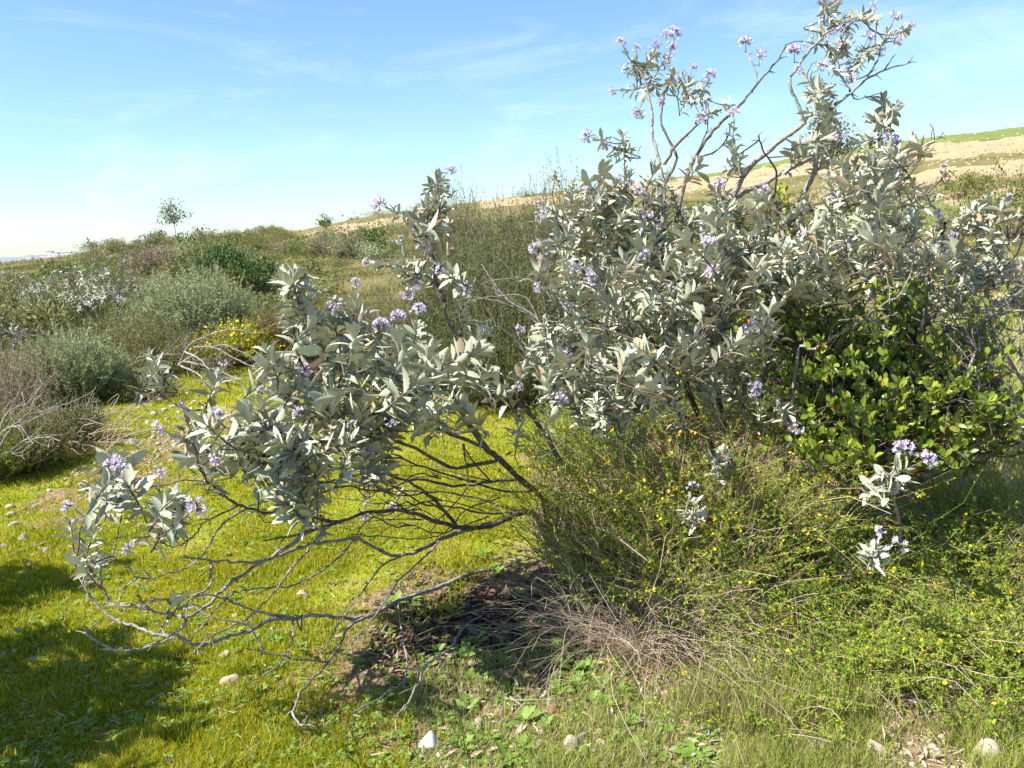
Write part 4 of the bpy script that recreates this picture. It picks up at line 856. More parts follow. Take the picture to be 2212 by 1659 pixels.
def dead_clump(p, n, L, label, spread=1.0, mat=M_DEAD, rad=.2, sag=.5, name='dead_stem_clump', r=.0015):
    base = ground(*p); root = thing(name, label, 'dead plant', base); P = arcs(base, n, L, spread, 1, 8, sag, (0, 0, 0), rad)
    mb = MB(); mb.add(*tubes(P, np.broadcast_to(np.linspace(r, r * .5, 8), (n, 8)), 3), 0, np.repeat(rng.uniform(size=n), 24)); mb.build('stems', [mat], root, base, kind='stuff'); return root
dead_clump((1330, 1390), 300, .60, 'tangle of bleached dead stems bending over beside the dark shaded soil', 1.1)
dead_clump((1440, 1410), 260, .54, 'brown dead stem tangle in front of the half-dead deerweed', 1.0)
dead_clump((2000, 1330), 40, .42, 'few dry stems in the green deerweed at right', 1.0)
dead_clump((2090, 1270), 50, .40, 'small spray of dry stems under the glossy bush', .9)

# ------------------------------------------------------------------ GRASS (stuff)
def scatter(n, poly, dens=None, far=12.5):
    """points spread over the ground seen through a picture polygon"""
    poly = np.asarray(poly, float); lo, hi = poly.min(0), poly.max(0); out = []; tot = 0
    while tot < n:
        px = rng.uniform(lo[0], hi[0], 60000); py = rng.uniform(lo[1], hi[1], 60000)
        m = poly_mask(px, py, [tuple(q) for q in poly]); px, py = px[m], py[m]
        r = ray(px, py); t = np.clip(EYE / np.maximum(-r[:, 2], 1e-4), 0, 60)
        for _ in range(6):
            q = CAM + r * t[:, None]; t = np.clip((EYE - terrain(q[:, 0], q[:, 1])) / np.maximum(-r[:, 2], 1e-4), 0, 60)
        q = CAM + r * t[:, None]; q[:, 2] = terrain(q[:, 0], q[:, 1]); m = (q[:, 1] < far) & (t < 55)
        if dens is not None: m &= rng.uniform(size=len(q)) < dens(q[:, 0], q[:, 1])
        out.append(q[m]); tot += m.sum()
        if len(out) > 400: break
    return np.concatenate(out)[:n]
def grass(name, pts, h, w, mat, lean=.5, dist_w=True):
    n = len(pts); dist = np.linalg.norm(pts - CAM, axis=1)
    d = unit(np.stack([rng.normal(size=n) * lean, rng.normal(size=n) * lean, np.ones(n)], -1)); ln = h * rng.uniform(.5, 1.3, n) * (1 + .35 * vnoise(pts[:, 0], pts[:, 1], .25, 8) + .35 * vnoise(pts[:, 0], pts[:, 1], .07, 3))
    wd = w * rng.uniform(.7, 1.3, n) * (np.maximum(1, dist / 3.0) if dist_w else 1)
    mb = MB(); tint = np.clip(.48 + .30 * vnoise(pts[:, 0], pts[:, 1], .4, 6) + .2 * vnoise(pts[:, 0], pts[:, 1], .11, 2) + rng.normal(size=n) * .22, 0, .999)
    mb.add(*place(T_BLADE, pts - np.array([0, 0, .004]), d, rdir(n) * np.array([1, 1, .1]), ln, wd), 0, np.repeat(tint, 5))
    o = mb.build(name, [mat]); o['kind'] = 'stuff'; return o
meadow = lambda x, y: np.clip((1.0 - 1.15 * soil_w(x, y)) * np.clip(.85 + .75 * vnoise(x, y, .38, 11) + .3 * vnoise(x, y, .12, 12), .12, 1), .03, 1)
grass('meadow_grass', scatter(190000, [(-30, 1000), (200, 860), (330, 800), (560, 780), (620, 800), (1160, 880), (1200, 1080), (1000, 1300), (900, 1420), (880, 1700), (-30, 1700)], meadow), .034, .0032, M_GRASS)
grass('long_meadow_grass', scatter(9000, [(-30, 1000), (200, 860), (330, 800), (560, 780), (620, 800), (1160, 880), (1200, 1080), (1000, 1300), (900, 1420), (880, 1700), (-30, 1700)], lambda x, y: np.clip(.25 + vnoise(x, y, .3, 4), 0, 1)), .065, .0030, M_GRASS, .45)
grass('pale_grass', scatter(7500, [(1350, 1420), (1700, 1330), (2230, 1400), (2230, 1700), (880, 1700), (960, 1560), (1200, 1520)], lambda x, y: np.clip(1.0 - .8 * soil_w(x, y) + .3 * vnoise(x, y, .3, 3), .05, 1)), .055, .0026, M_GRASS2, .5)
grass('tall_pale_grass', scatter(4000, [(1560, 1420), (1700, 1330), (1850, 1420), (1900, 1560), (1600, 1600), (1450, 1560)]), .14, .0028, M_GRASS2, .25)
grass('bottom_right_grass', scatter(7000, [(1560, 1590), (2230, 1560), (2230, 1700), (1560, 1700)], lambda x, y: np.clip(.45 + .9 * vnoise(x, y, .22, 6), 0, 1)), .07, .0030, M_GRASS2, .45)
grass('sparse_grass', scatter(7000, [(880, 1700), (900, 1450), (1150, 1400), (1500, 1450), (1500, 1700)], lambda x, y: np.clip(.5 + .8 * vnoise(x, y, .25, 3), 0, 1)), .045, .0030, M_GRASS2, .4)
grass('green_grass_behind', scatter(16000, [(1900, 620), (2230, 560), (2230, 1100), (2000, 1100)], None, 30), .10, .006, M_GRASS2, .3)

LAND = [('big round boulder', 2145, 1622), ('half-buried cream stone', 1900, 1620), ('white stone at the bottom', 930, 1602), ('cream stone at the bottom', 1232, 1608), ('flat tan stone', 489, 1475), ('tilted cream stone', 485, 1416),
        ('largest cream stone', 228, 1093), ('pale oval stone', 180, 1046), ('farthest pale stone', 281, 956), ('white stone ending the strip', 455, 858), ('reddish rounded stone', 1103, 1457), ('flat red-brown stone', 1193, 1537),
        ('lone cream stone', 1455, 1532), ('grey stone in grass', 1765, 1608), ('pale upright stone at left', 27, 1409), ('dark shaded soil patch', 1000, 1350), ('small white stone in the grass', 287, 1173), ('orange-tan stone', 1157, 1470), ('cream angular stone', 1033, 1562), ('long bleached stick', 2050, 1540), ('weathered stick at left', 65, 1190)]
LAND2 = [('lone tree', 370, 480), ('dark-green leafy bush', 480, 560), ('bare bank', 690, 495), ('far town', 110, 556), ('brown slope shrub', 770, 530), ('largest silvery sage', 430, 630), ('centre wiry shrubs', 1080, 600), ('golden brown shrub', 390, 570), ('open grey-leaved shrub', 240, 620)]
LABELS = {}
def auto_label(o, adj, noun, lands, ground_word):
    px, py, _ = project(np.array(o.location)); nm, x, y = min(lands, key=lambda q: math.hypot(q[1] - px, (q[2] - py) * 1.5)); dx, dy = px - x, (py - y) * 1.5; r = math.hypot(dx, dy)
    near = 'just ' if r < 45 else ('' if r < 120 else 'farther ' if r < 260 else 'far ')
    side = ('right of' if dx > 0 else 'left of') if abs(dx) > 2 * abs(dy) else ('in front of' if dy > 0 else 'behind') if abs(dy) > 2 * abs(dx) else ('before and ' if dy > 0 else 'behind and ') + ('right of' if dx > 0 else 'left of')
    o['label'] = f'{adj} {noun} {near}{side} the {nm}'

# ------------------------------------------------------------------ WEEDS on the bare soil
AUTO = []
mp_ = scatter(1500, [(-30, 1000), (200, 860), (560, 800), (1000, 1100), (900, 1420), (880, 1700), (-30, 1700)]); mb = MB()
for p in mp_:
    k_ = int(rng.integers(4, 8)); a = np.arange(k_) * 2.4 + rng.uniform(0, 6); el = rng.uniform(.1, .7, k_)
    ln = rng.uniform(.012, .028) * rng.uniform(.7, 1.2, k_)
    mb.add(*place(T_WEED, np.repeat(p[None] + [0, 0, .012], k_, 0), np.stack([np.cos(a) * np.cos(el), np.sin(a) * np.cos(el), np.sin(el)], -1), np.tile([0, 0, 1.], (k_, 1)) + rng.normal(size=(k_, 3)) * .2, ln, ln * 1.2), 0, rng.uniform())
mb.build('meadow_weeds', [M_WEED], kind='stuff')
mp_ = scatter(1300, [(-30, 1000), (200, 860), (560, 800), (1000, 1100), (900, 1420), (880, 1700), (-30, 1700)]); n = len(mp_); ln = rng.uniform(.02, .07, n); mb = MB()
mb.add(*place(T_NEED, mp_ + [0, 0, .02], rdir(n) * np.array([1, 1, .35]), rdir(n) + np.array([0, 0, 1]), ln, np.full(n, .004)), 0, np.repeat(rng.uniform(size=n), 3)); mb.build('dry_grass_straws', [M_DEAD], smooth=False, kind='stuff')
def weed(p, sz, label, group='green weeds on the bare soil', n=None):
    p = np.asarray(p, float); n = n or int(rng.integers(9, 15)); sz = sz * .8; a = np.arange(n) * 2.4 + rng.uniform(0, 6)
    el = rng.uniform(.25, .9, n); d = np.stack([np.cos(a) * np.cos(el), np.sin(a) * np.cos(el), np.sin(el)], -1); nr = np.stack([-np.cos(a) * np.sin(el), -np.sin(a) * np.sin(el), np.cos(el)], -1) + rng.normal(size=(n, 3)) * .15
    root = thing('weed_plant', label, 'weed', p, group)
    AUTO.append((root, 'bright green', ('tiny' if sz < .043 else 'small' if sz < .052 else 'broader') + ' weed', LAND, ''))
    ln = sz * rng.uniform(.6, 1.2, n); x, y, z = frames(d, nr)
    for i in range(n):
        o = link(bpy.data.objects.new('leaf', WEED_ME), root); X, Y, Z = x[i] * ln[i], y[i] * ln[i] * rng.uniform(.8, 1.3), z[i] * ln[i]
        o.matrix_basis = Matrix(((X[0], Y[0], Z[0], 0), (X[1], Y[1], Z[1], 0), (X[2], Y[2], Z[2], .003), (0, 0, 0, 1)))
WEED_ME = mesh('leaf', T_WEED[0], T_WEED[1], [M_WEED])
WD = [(1017, 1392), (1005, 1425), (950, 1415), (1090, 1445), (1015, 1470), (1020, 1535), (1135, 1560), (1180, 1580), (1203, 1440), (1253, 1485), (1280, 1520), (1213, 1395), (1230, 1420), (1300, 1490), (1240, 1455), (1320, 1530), (1270, 1450), (920, 1445), (975, 1330), (890, 1300), (860, 1310), (1045, 1200), (1075, 1240), (770, 1440), (1045, 1480), (1100, 1500), (1060, 1600), (1330, 1600), (1360, 1570), (1380, 1620), (1250, 1640), (1130, 1620), (1420, 1640), (1000, 1620), (960, 1560), (1090, 1650), (1190, 1650), (1200, 1500), (1160, 1400), (1350, 1500), (1500, 1640), (985, 1270), (1130, 1290)]
for i, (x, y) in enumerate(WD):
    q = ground(x + rng.normal() * 4, y); weed(q, rng.uniform(.05, .085), 'small bright green weed with toothed leaves on the bare soil' if y > 1340 else 'small bright green weed in the shade below the leaning branches')
wp = scatter(900, [(860, 1700), (900, 1400), (1150, 1330), (1420, 1450), (1560, 1560), (1560, 1700)])
mb = MB()
for p in wp:
    n = int(rng.integers(4, 8)); a = np.arange(n) * 2.4 + rng.uniform(0, 6); el = rng.uniform(.2, .8, n)
    d = np.stack([np.cos(a) * np.cos(el), np.sin(a) * np.cos(el), np.sin(el)], -1); ln = rng.uniform(.014, .032) * rng.uniform(.7, 1.2, n)
    mb.add(*place(T_WEED, np.repeat(p[None], n, 0), d, np.tile([0, 0, 1.], (n, 1)) + rng.normal(size=(n, 3)) * .2, ln, ln * 1.1), 0, rng.uniform())
mb.build('seedling_weeds', [M_WEED], kind='stuff')

# ------------------------------------------------------------------ LEAF LITTER and small gravel (stuff)
lp = scatter(2600, [(790, 1320), (900, 1220), (1200, 1180), (1250, 1500), (1000, 1520), (800, 1440)]); n = len(lp)
mb = MB(); ln = rng.uniform(.015, .05, n)
mb.add(*place(T_DIA, lp + np.array([0, 0, .006]), rdir(n) * np.array([1, 1, .25]), np.array([0, 0, 1.]) + rng.normal(size=(n, 3)) * .4, ln, ln * .4), 0, np.repeat(rng.uniform(size=n), 4))
M_LIT = leaf_mat('leaf_litter', [(.07, .045, .03), (.15, .10, .065), (.28, .21, .15), (.04, .03, .02)], 0.05, .9)
mb.build('leaf_litter', [M_LIT], smooth=False, kind='stuff')
lp = scatter(1500, [(900, 1700), (1000, 1480), (1300, 1420), (2230, 1560), (2230, 1700)]); n = len(lp); mb = MB(); ln = rng.uniform(.012, .06, n)
mb.add(*place(T_DIA, lp + np.array([0, 0, .006]), rdir(n) * np.array([1, 1, .25]), np.array([0, 0, 1.]) + rng.normal(size=(n, 3)) * .4, ln, ln * .25), 0, np.repeat(rng.uniform(size=n), 4))
mb.build('dry_litter', [M_DEAD], smooth=False, kind='stuff')

# ------------------------------------------------------------------ STONES
def ico(sub=2):
    import bmesh
    bm = bmesh.new(); bmesh.ops.create_icosphere(bm, subdivisions=sub, radius=1.0)
    V = np.array([v.co[:] for v in bm.verts]); T = np.array([[v.index for v in f.verts] for f in bm.faces]); bm.free(); return V, T
ICO = ico(3); ICO2 = ico(1)
STONE_SH = []
for s in range(8):
    r = np.random.default_rng(100 + s); V = ICO[0].copy()
    for k in range(7):
        nrm = unit(r.normal(size=3)); h = r.uniform(.45, .85); over = np.clip(V @ nrm - h, 0, None); V = V - over[:, None] * nrm * .85
    for f, am in ((2.2, .10), (4.5, .05), (9, .025)):
        V = V * (1 + am * np.sin(V @ r.normal(size=3) * f + r.uniform(0, 6))[:, None] * np.cos(V @ r.normal(size=3) * f)[:, None])
    STONE_SH.append(V * np.array([1, r.uniform(.7, 1), 1]))
_sc = {}
def stone(px, py, w, h, col, label, group=None):
    q = ground(px, py + h * .45); d = float((q - CAM) @ F); W = w * d / FPX * .64; H = min(h * .84, w * .62) * d / FPX
    k = (int(rng.integers(8)), col)
    if k not in _sc: _sc[k] = mesh('stone', STONE_SH[k[0]], ICO[1], [STONE_MATS[col]])
    o = link(bpy.data.objects.new('stone', _sc[k])); o.location = (q[0], q[1] + W * .5, q[2] + H * .2); o.rotation_euler = (rng.normal() * .12, rng.normal() * .12, rng.uniform(0, 6)); o.scale = (W, W * rng.uniform(.75, 1.0), H)
    tag(o, label, 'stone', group)
    if group: AUTO.append((o, ('tiny ' if w < 10 else 'small ' if w < 14 else 'modest ') + col, 'stone', LAND, ''))
for a in [
 (2145, 1622, 62, 58, 'cream', 'big round pale boulder in the bottom right corner'), (1900, 1620, 46, 36, 'cream', 'half-buried cream stone left of the big round boulder'), (930, 1602, 42, 36, 'white', 'white stone at the bottom edge of the short grass'),
 (1232, 1608, 40, 26, 'cream', 'cream stone at the bottom among weeds, right of the white stone'), (489, 1475, 40, 22, 'tan', 'flat tan stone in the short grass with a smaller one beside it'), (504, 1492, 17, 12, 'tan', 'small tan stone touching the flat tan stone in the grass'),
 (485, 1416, 28, 18, 'cream', 'tilted cream stone under the tip of the lowest bare branch'), (228, 1093, 36, 20, 'cream', 'largest cream stone on the grassy strip behind the left branches'), (281, 956, 28, 15, 'cream', 'pale stone farthest up the stony strip beside the shaded grass'), (180, 1046, 24, 14, 'cream', 'pale oval stone left of the largest cream stone'),
 (1103, 1457, 22, 14, 'reddish', 'reddish rounded stone on the bare soil below the dead stems'), (1157, 1470, 18, 22, 'tan', 'upright orange-tan stone between weeds on the bare soil'), (1185, 1477, 18, 20, 'tan', 'tan stone right of the upright orange-tan stone'), (1193, 1537, 30, 14, 'reddish', 'flat red-brown stone lying by a pale stick'),
 (1260, 1592, 24, 22, 'grey', 'grey stone above the cream stone at the bottom'), (1292, 1588, 24, 16, 'tan', 'tan stone right of the grey stone at the bottom'), (1298, 1608, 24, 18, 'tan', 'tan broken stone right of the cream stone at the bottom'), (1033, 1562, 24, 20, 'cream', 'cream angular stone above and right of the white stone'),
 (1455, 1532, 20, 12, 'cream', 'lone small cream stone in pale grass at bottom centre'), (1765, 1608, 22, 12, 'grey', 'grey stone in pale grass left of the half-buried cream stone'), (37, 1363, 24, 20, 'cream', 'pale rounded stone in the shaded grass, higher of three at the left edge'), (27, 1409, 18, 18, 'cream', 'pale upright stone in the shaded grass near the left edge'), (70, 1428, 24, 10, 'grey', 'flat pale stone right of the upright one in the shaded grass'),
 (4, 1420, 18, 16, 'tan', 'stone cut by the left edge in the shaded grass'), (650, 1287, 30, 16, 'cream', 'pale flat stone in the grass between the bare branches'), (1118, 1434, 24, 12, 'grey', 'flat grey stone at the lower edge of the dark shaded soil'), (1022, 1435, 22, 12, 'cream', 'pale stone chip left of the flat grey stone'),
 (1160, 1440, 26, 10, 'tan', 'buried tan stone beside the flat grey stone'), (287, 1173, 15, 13, 'white', 'small white stone alone in the yellow grass left of the branches'), (455, 858, 18, 12, 'white', 'white stone at the far end of the stony strip')]:
    stone(*a)
for (x, y, w, h, c) in [(22, 1112, 20, 14, 'tan'), (50, 1100, 14, 10, 'cream'), (72, 1096, 16, 11, 'cream'), (20, 1094, 18, 9, 'tan'), (30, 1134, 24, 12, 'grey'), (5, 1180, 18, 12, 'grey'), (45, 1165, 26, 12, 'grey'), (100, 1190, 24, 12, 'grey'), (70, 1200, 20, 10, 'grey'), (60, 1225, 22, 10, 'grey'), (105, 1060, 13, 7, 'white'), (10, 1160, 16, 10, 'reddish')]:
    stone(x, y, w, h, c, 'cobble among the cobbles at the left edge below the brown scrub', 'cobbles at the left edge')
for (x, y) in [(265, 860), (281, 868), (405, 851), (345, 863), (375, 877), (281, 888), (298, 930), (346, 925), (336, 975), (312, 985), (351, 1002), (369, 995), (160, 1020), (205, 1001), (150, 1000), (260, 905), (318, 912), (360, 905), (385, 890), (330, 945), (300, 962), (245, 1010), (228, 1030), (196, 1070), (212, 975), (225, 990), (330, 895), (420, 868), (440, 880), (315, 875), (365, 940), (340, 960), (180, 1012), (140, 1035), (290, 1000), (270, 980), (395, 905), (355, 885)]:
    s = rng.uniform(7, 16); stone(x, y, s, s * .55, rng.choice(['cream', 'tan', 'white', 'tan']), 'small pale stone strewn along the stony grass strip at left', 'stones strewn along the grass strip')
for (x, y) in [(410, 1500), (435, 1493), (328, 1527), (205, 1612), (415, 1578), (381, 1556), (395, 1543), (586, 1360), (507, 1330), (300, 1136), (560, 1480), (150, 1475), (240, 1350), (700, 1575), (715, 1560), (540, 1560), (610, 1340)]:
    s = rng.uniform(7, 15); stone(x, y, s, s * .6, rng.choice(['cream', 'tan', 'white']), 'small stone lying in the short yellow-green grass', 'small stones in the short grass')
for k in range(60):
    x, y = rng.uniform(900, 2200), rng.uniform(1500, 1655); s = rng.uniform(7, 20); stone(x, y, s, s * .6, rng.choice(['cream', 'tan', 'grey', 'tan', 'reddish']), 'small stone half hidden in weeds and litter along the bottom', 'small stones along the bottom')
gp = np.vstack([scatter(700, [(140, 1050), (240, 880), (440, 850), (430, 900), (330, 1010), (180, 1090)]), scatter(260, [(900, 1700), (1050, 1430), (1300, 1450), (2230, 1600), (2230, 1700)])])
mb = MB()
for p in gp:
    s = rng.uniform(.006, .018); mb.add(ICO2[0] * np.array([s, s * .8, s * .6]) + p + np.array([0, 0, s * .2]), ICO2[1], int(rng.integers(2)), 0)
mb.build('gravel', [STONE_MATS['tan'], STONE_MATS['grey']], kind='stuff')
# sticks on the ground
for (L, lab, r) in [([(1090, 1517), (1140, 1522), (1230, 1514)], 'straight pale stick lying across the bare soil below the weeds', .0045), ([(1100, 1512), (1130, 1535), (1150, 1545)], 'short pale stick crossing the straight one on the bare soil', .0035), ([(1015, 1362), (1080, 1385), (1160, 1418)], 'pale stick sloping down out of the dark shade', .0045), ([(940, 1460), (985, 1458)], 'short bleached stick left of the weeds on the soil', .0035),
                    ([(1320, 1600), (1360, 1582), (1385, 1572)], 'short pale stick right of the bottom stones', .0035), ([(1930, 1510), (2010, 1535), (2110, 1548), (2180, 1560)], 'long bleached stick under the deerweed above the round boulder', .006), ([(1975, 1478), (2030, 1490), (2110, 1500)], 'bleached stick lying in the dark gap of the deerweed', .006), ([(1880, 1450), (1930, 1475), (1970, 1500)], 'thin bleached stick sloping in the deerweed', .004), ([(20, 1208), (60, 1190), (110, 1175)], 'weathered stick among the shaded cobbles at left', .008)]:
    g = np.array([ground(*p) for p in L]); g = catmull(g, 4) + np.array([0, 0, .012]); b = g[0].copy(); mb = MB(); mb.add(*tubes(g[None], np.linspace(r, r * .6, len(g))[None], 6)); o = mb.build('fallen_stick', [M_BARKG], None, b); o.location = b; tag(o, lab, 'stick')

# ------------------------------------------------------------------ BACKGROUND SHRUBS
def needle_shrub(base, h, w, n, k, label, mat=M_CHAM, stem=M_DEAD, name='wiry_shrub', cat='shrub', nl=.022, nw=.0035, sag=.12, group=None, lo=.14, depth=1.0, fl=0, dead=.25):
    base = np.asarray(base, float); root = thing(name, label, cat, base, group)
    a = rng.uniform(0, 6.283, n); f = np.sqrt(rng.uniform(size=n)); e = np.stack([np.cos(a) * f * w * .5, np.sin(a) * f * w * .5 * depth, h * np.sqrt(np.clip(1.02 - f ** 2 * .85, .05, 1)) * rng.uniform(.62, 1.05, n)], -1)
    s0 = np.stack([np.cos(a) * f * w * .16, np.sin(a) * f * w * .16 * depth, np.zeros(n)], -1); t = np.linspace(0, 1, 7)[None, :, None]
    P = base + s0[:, None] + (e - s0)[:, None] * t + (e * np.array([1, 1, 0]))[:, None] * .28 * t * (1 - t) + np.array([0, 0, h * .16]) * t * (1 - t) + rng.normal(size=(n, 1, 3)) * .085 * h * np.sin(t * 4 + rng.uniform(0, 6, (n, 1, 1))) * t
    P[..., 2] = np.maximum(P[..., 2], terrain(P[..., 0], P[..., 1]))
    mb = MB(); mb.add(*tubes(P, np.broadcast_to(np.linspace(.0026, .0008, 7), (n, 7)) * max(1, h / 1.3), 3), 0, np.repeat(rng.uniform(size=n), 21)); mb.build('stems', [stem], root, base, kind='stuff')
    nl, nw, k = nl * 1.15, nw * 2.2, int(k * 2.1); live = rng.uniform(size=n) > dead; Q, tn = along(P[live], k, lo); N_ = len(Q); d = unit(tn * .7 + rdir(N_) * 1.1 + np.array([0, 0, .2])); ln = nl * rng.uniform(.6, 1.4, N_)
    mb = MB(); mb.add(*place(T_NEED, Q, d, rdir(N_), ln, np.full(N_, nw)), 0, np.repeat(rng.uniform(size=N_), 3)); mb.build('needles', [mat], root, base, smooth=False, kind='stuff')
    if fl:
        Q, tn = along(P[live], 4, .5); Q = Q[rng.permutation(len(Q))[:fl]] + 0; N_ = len(Q); ln = rng.uniform(.03, .06, N_)
        mb = MB(); mb.add(*place(T_DIA, Q, rdir(N_), rdir(N_), ln, ln * .8), 0, np.repeat(rng.uniform(size=N_), 4)); mb.build('flowers', [M_YEL], root, base, smooth=False, kind='stuff')
    return root
def leafy_shrub(base, h, w, n, label, mat, leaf=.05, lobes=9, name='leafy_shrub', cat='shrub', group=None, stem=M_BARK, trunk_h=0.0, droop=0.0, aspect=.45, clump=.30, depth=1.0):
    base = np.asarray(base, float); root = thing(name, label, cat, base, group)
    c = rdir(lobes * 3); c[:, 2] = np.abs(c[:, 2]); c = c[:lobes * 3]; c = c * rng.uniform(.35, 1.0, (len(c), 1)) * np.array([w * .42, w * .42 * depth, (h - trunk_h) * (.72 if trunk_h else .58)]) + np.array([0, 0, trunk_h + (h - trunk_h) * .18])
    m = len(c); t = np.linspace(0, 1, 6)[None, :, None]; s0 = np.zeros((m, 3)); s0[:, :2] = c[:, :2] * .08
    if trunk_h:
        j = np.array([0, 0, trunk_h]); q = np.linspace(0, 1, 6)[:, None]; P = q * j + rng.normal(size=(6, 3)) * .01 * trunk_h * q
        mb = MB(); mb.add(*tubes(P[None], np.linspace(.022, .014, 6)[None] * trunk_h, 6)); mb.build('trunk', [stem], root); s0 = np.tile(j, (m, 1))
    P = s0[:, None] + (c - s0)[:, None] * t + (c * np.array([1, 1, 0]))[:, None] * .25 * t * (1 - t)
    mb = MB(); mb.add(*tubes(P, np.broadcast_to(np.linspace(.014, .004, 6), (m, 6)) * h * .6, 4)); mb.build('branches', [stem], root, kind='stuff')
    i = rng.integers(0, m, n); sz = clump * w * .5 * rng.uniform(.5, 1.15, m); u = rdir(n); rad = rng.uniform(size=n) ** .45
    pos = c[i] + u * (rad * sz[i])[:, None] * np.array([1, 1, .8]); pos[:, 2] = np.maximum(pos[:, 2], .02)
    d = unit(u + rdir(n) * .9 + np.array([0, 0, .4 - droop])); nr = unit(u * .6 + rdir(n) * .7 + np.array([0, 0, .6])); ln = leaf * rng.uniform(.6, 1.35, n)
    tint = (rng.uniform(size=m)[i] * .55 + rng.uniform(size=n) * .45)
    mb = MB(); mb.add(*place(T_DIA, pos, d, nr, ln, ln * aspect), 0, np.repeat(tint, 4)); mb.build('foliage' if not trunk_h else 'crown', [mat], root, smooth=False, kind='stuff'); return root

# centre: wiry broom-like shrubs
needle_shrub(ground(1080, 830), 1.5, 2.2, 1700, 36, 'dense wiry dark-green shrub with brown dead wood in the centre behind the grey shrub', M_CHAM, M_STEM, nl=.03, nw=.0045, dead=.25)
needle_shrub(ground(1090, 865), 1.2, 2.0, 1100, 36, 'lower dark wiry scrub in front of the dense wiry centre shrub', M_CHAM, M_STEM, nl=.022, nw=.004, dead=.3)
bare_branches('dead_branches', 'thin pale dead branches crossing the dark wiry scrub in the centre', 'branches', ground(1190, 850),
    [([(1190, 850), (1200, 760), (1150, 690), (1090, 655), (1020, 640)], 6.9, 7.1), ([(1190, 850), (1170, 700), (1100, 650), (1060, 600), (1040, 570)], 6.9, 7.1), ([(1190, 850), (1150, 660), (1070, 640), (1010, 655)], 6.9, 6.8), ([(1190, 850), (1210, 700), (1170, 620), (1110, 600), (1040, 612)], 7.0, 7.0), ([(1190, 850), (1120, 740), (1060, 700), (1000, 690)], 6.9, 6.7)], 7, M_BARKG, .008, 8)
needle_shrub(ground(1230, 760), 2.35, 1.8, 1300, 34, 'taller wiry shrub with feathery green tips behind the left side of the tall grey shrub', M_CHAM, M_STEM, nl=.028, nw=.004, dead=.2)
needle_shrub(ground(1000, 690), 2.3, 1.6, 1000, 30, 'wiry green shrub with upright tips right of the flower-topped grey spike', M_CHAM, M_STEM, nl=.028, nw=.004, dead=.15)
needle_shrub(ground(1110, 765), 2.05, 2.0, 1400, 34, 'tallest feathery wiry shrub at the middle of the dark centre thicket', M_CHAM, M_STEM, nl=.028, nw=.0045, dead=.2)
needle_shrub(ground(850, 745), 1.0, 1.6, 520, 26, 'low brownish wiry scrub behind the leaning grey shrub', M_OLIVE, M_STEM, nl=.024, nw=.004, dead=.4)
dead_clump((1140, 830), 150, .75, 'tangle of brown dead wood at the foot of the wiry centre shrubs', 1.2, M_DEAD, .5, .45, 'dead_wood_tangle', .004)
needle_shrub(ground(1400, 850), 1.1, 2.0, 420, 30, 'dark wiry scrub seen through the gaps of the tall grey shrub', M_CHAM, M_STEM, nl=.026, nw=.004)
needle_shrub(ground(1250, 1010), .55, 1.0, 320, 26, 'low green wiry scrub in the gap beneath the two grey shrubs', M_DW, M_STEM, nl=.018, nw=.004)
needle_shrub(ground(1420, 930), .75, 1.5, 420, 26, 'green wiry scrub behind the lower stems of the tall grey shrub', M_DW, M_STEM, nl=.02, nw=.004)
needle_shrub(ground(1640, 930), .85, 1.5, 420, 26, 'dark wiry scrub behind the trunks of the tall grey shrub', M_CHAM, M_STEM, nl=.02, nw=.004)
needle_shrub(ground(1200, 880), .6, 1.0, 320, 26, 'low dark wiry scrub beyond the bright grass in the gap of the shrubs', M_CHAM, M_STEM, nl=.02, nw=.004)
needle_shrub(ground(1850, 900), .9, 1.8, 420, 26, 'dark wiry scrub behind the glossy green bush', M_CHAM, M_STEM, nl=.02, nw=.004)
# behind the big shrub
leafy_shrub(ground(1720, 640), 1.75, 2.6, 2600, 'olive brown leafy shrub behind the top branches of the tall grey shrub', M_OLIVE, .06, 12)
leafy_shrub(ground(1350, 610), 1.7, 1.5, 1300, 'dark drooping leafed shrub behind the bare stems of the tall grey shrub', M_OLIVE, .07, 8, droop=.8)
leafy_shrub(ground(1790, 430), 3.4, 2.6, 1500, 'soft green tree on the hill behind the tallest grey shrub', M_EUC, .16, 8, name='hill_tree', cat='tree', trunk_h=1.2, clump=.42)
# left middle ground
needle_shrub(ground(60, 1015), .50, .85, 420, 30, 'dark twiggy brown-green scrub mound beside the shaded grass at left', M_OLIVE, M_STEM, nl=.02, nw=.004, dead=.4)
needle_shrub(ground(150, 960), .46, .75, 320, 26, 'looser olive scrub right of the dark twiggy mound', M_CHAM, M_DEAD, nl=.02, nw=.004, dead=.5)
needle_shrub(ground(20, 930), .75, .9, 360, 26, 'grey brown scrub at the left edge behind the dark twiggy mound', M_BROWN, M_DEAD, nl=.022, nw=.004, dead=.45)
bare_branches('dead_branches', 'bleached dead branches lying over the dark twiggy mound at the left edge', 'branches', ground(-20, 1000),
    [([(-20, 1000), (20, 930), (60, 900), (110, 880)], 5.9, 6.0), ([(-20, 1000), (10, 900), (60, 870), (90, 830)], 5.9, 6.2), ([(-20, 1000), (40, 960), (80, 945), (130, 950)], 5.8, 5.6), ([(-20, 1000), (0, 940), (40, 920), (70, 960)], 5.8, 5.5)], 6, M_BARKG, .008, 9)
needle_shrub(ground(60, 900), .8, 1.2, 420, 28, 'ragged brown scrub between the dark twiggy mound and the silvery sage', M_BROWN, M_DEAD, nl=.024, nw=.005, dead=.4)
needle_shrub(ground(240, 845), .5, 1.0, 300, 26, 'low ragged olive scrub right of the small silvery sage', M_OLIVE, M_DEAD, nl=.024, nw=.005, dead=.4)
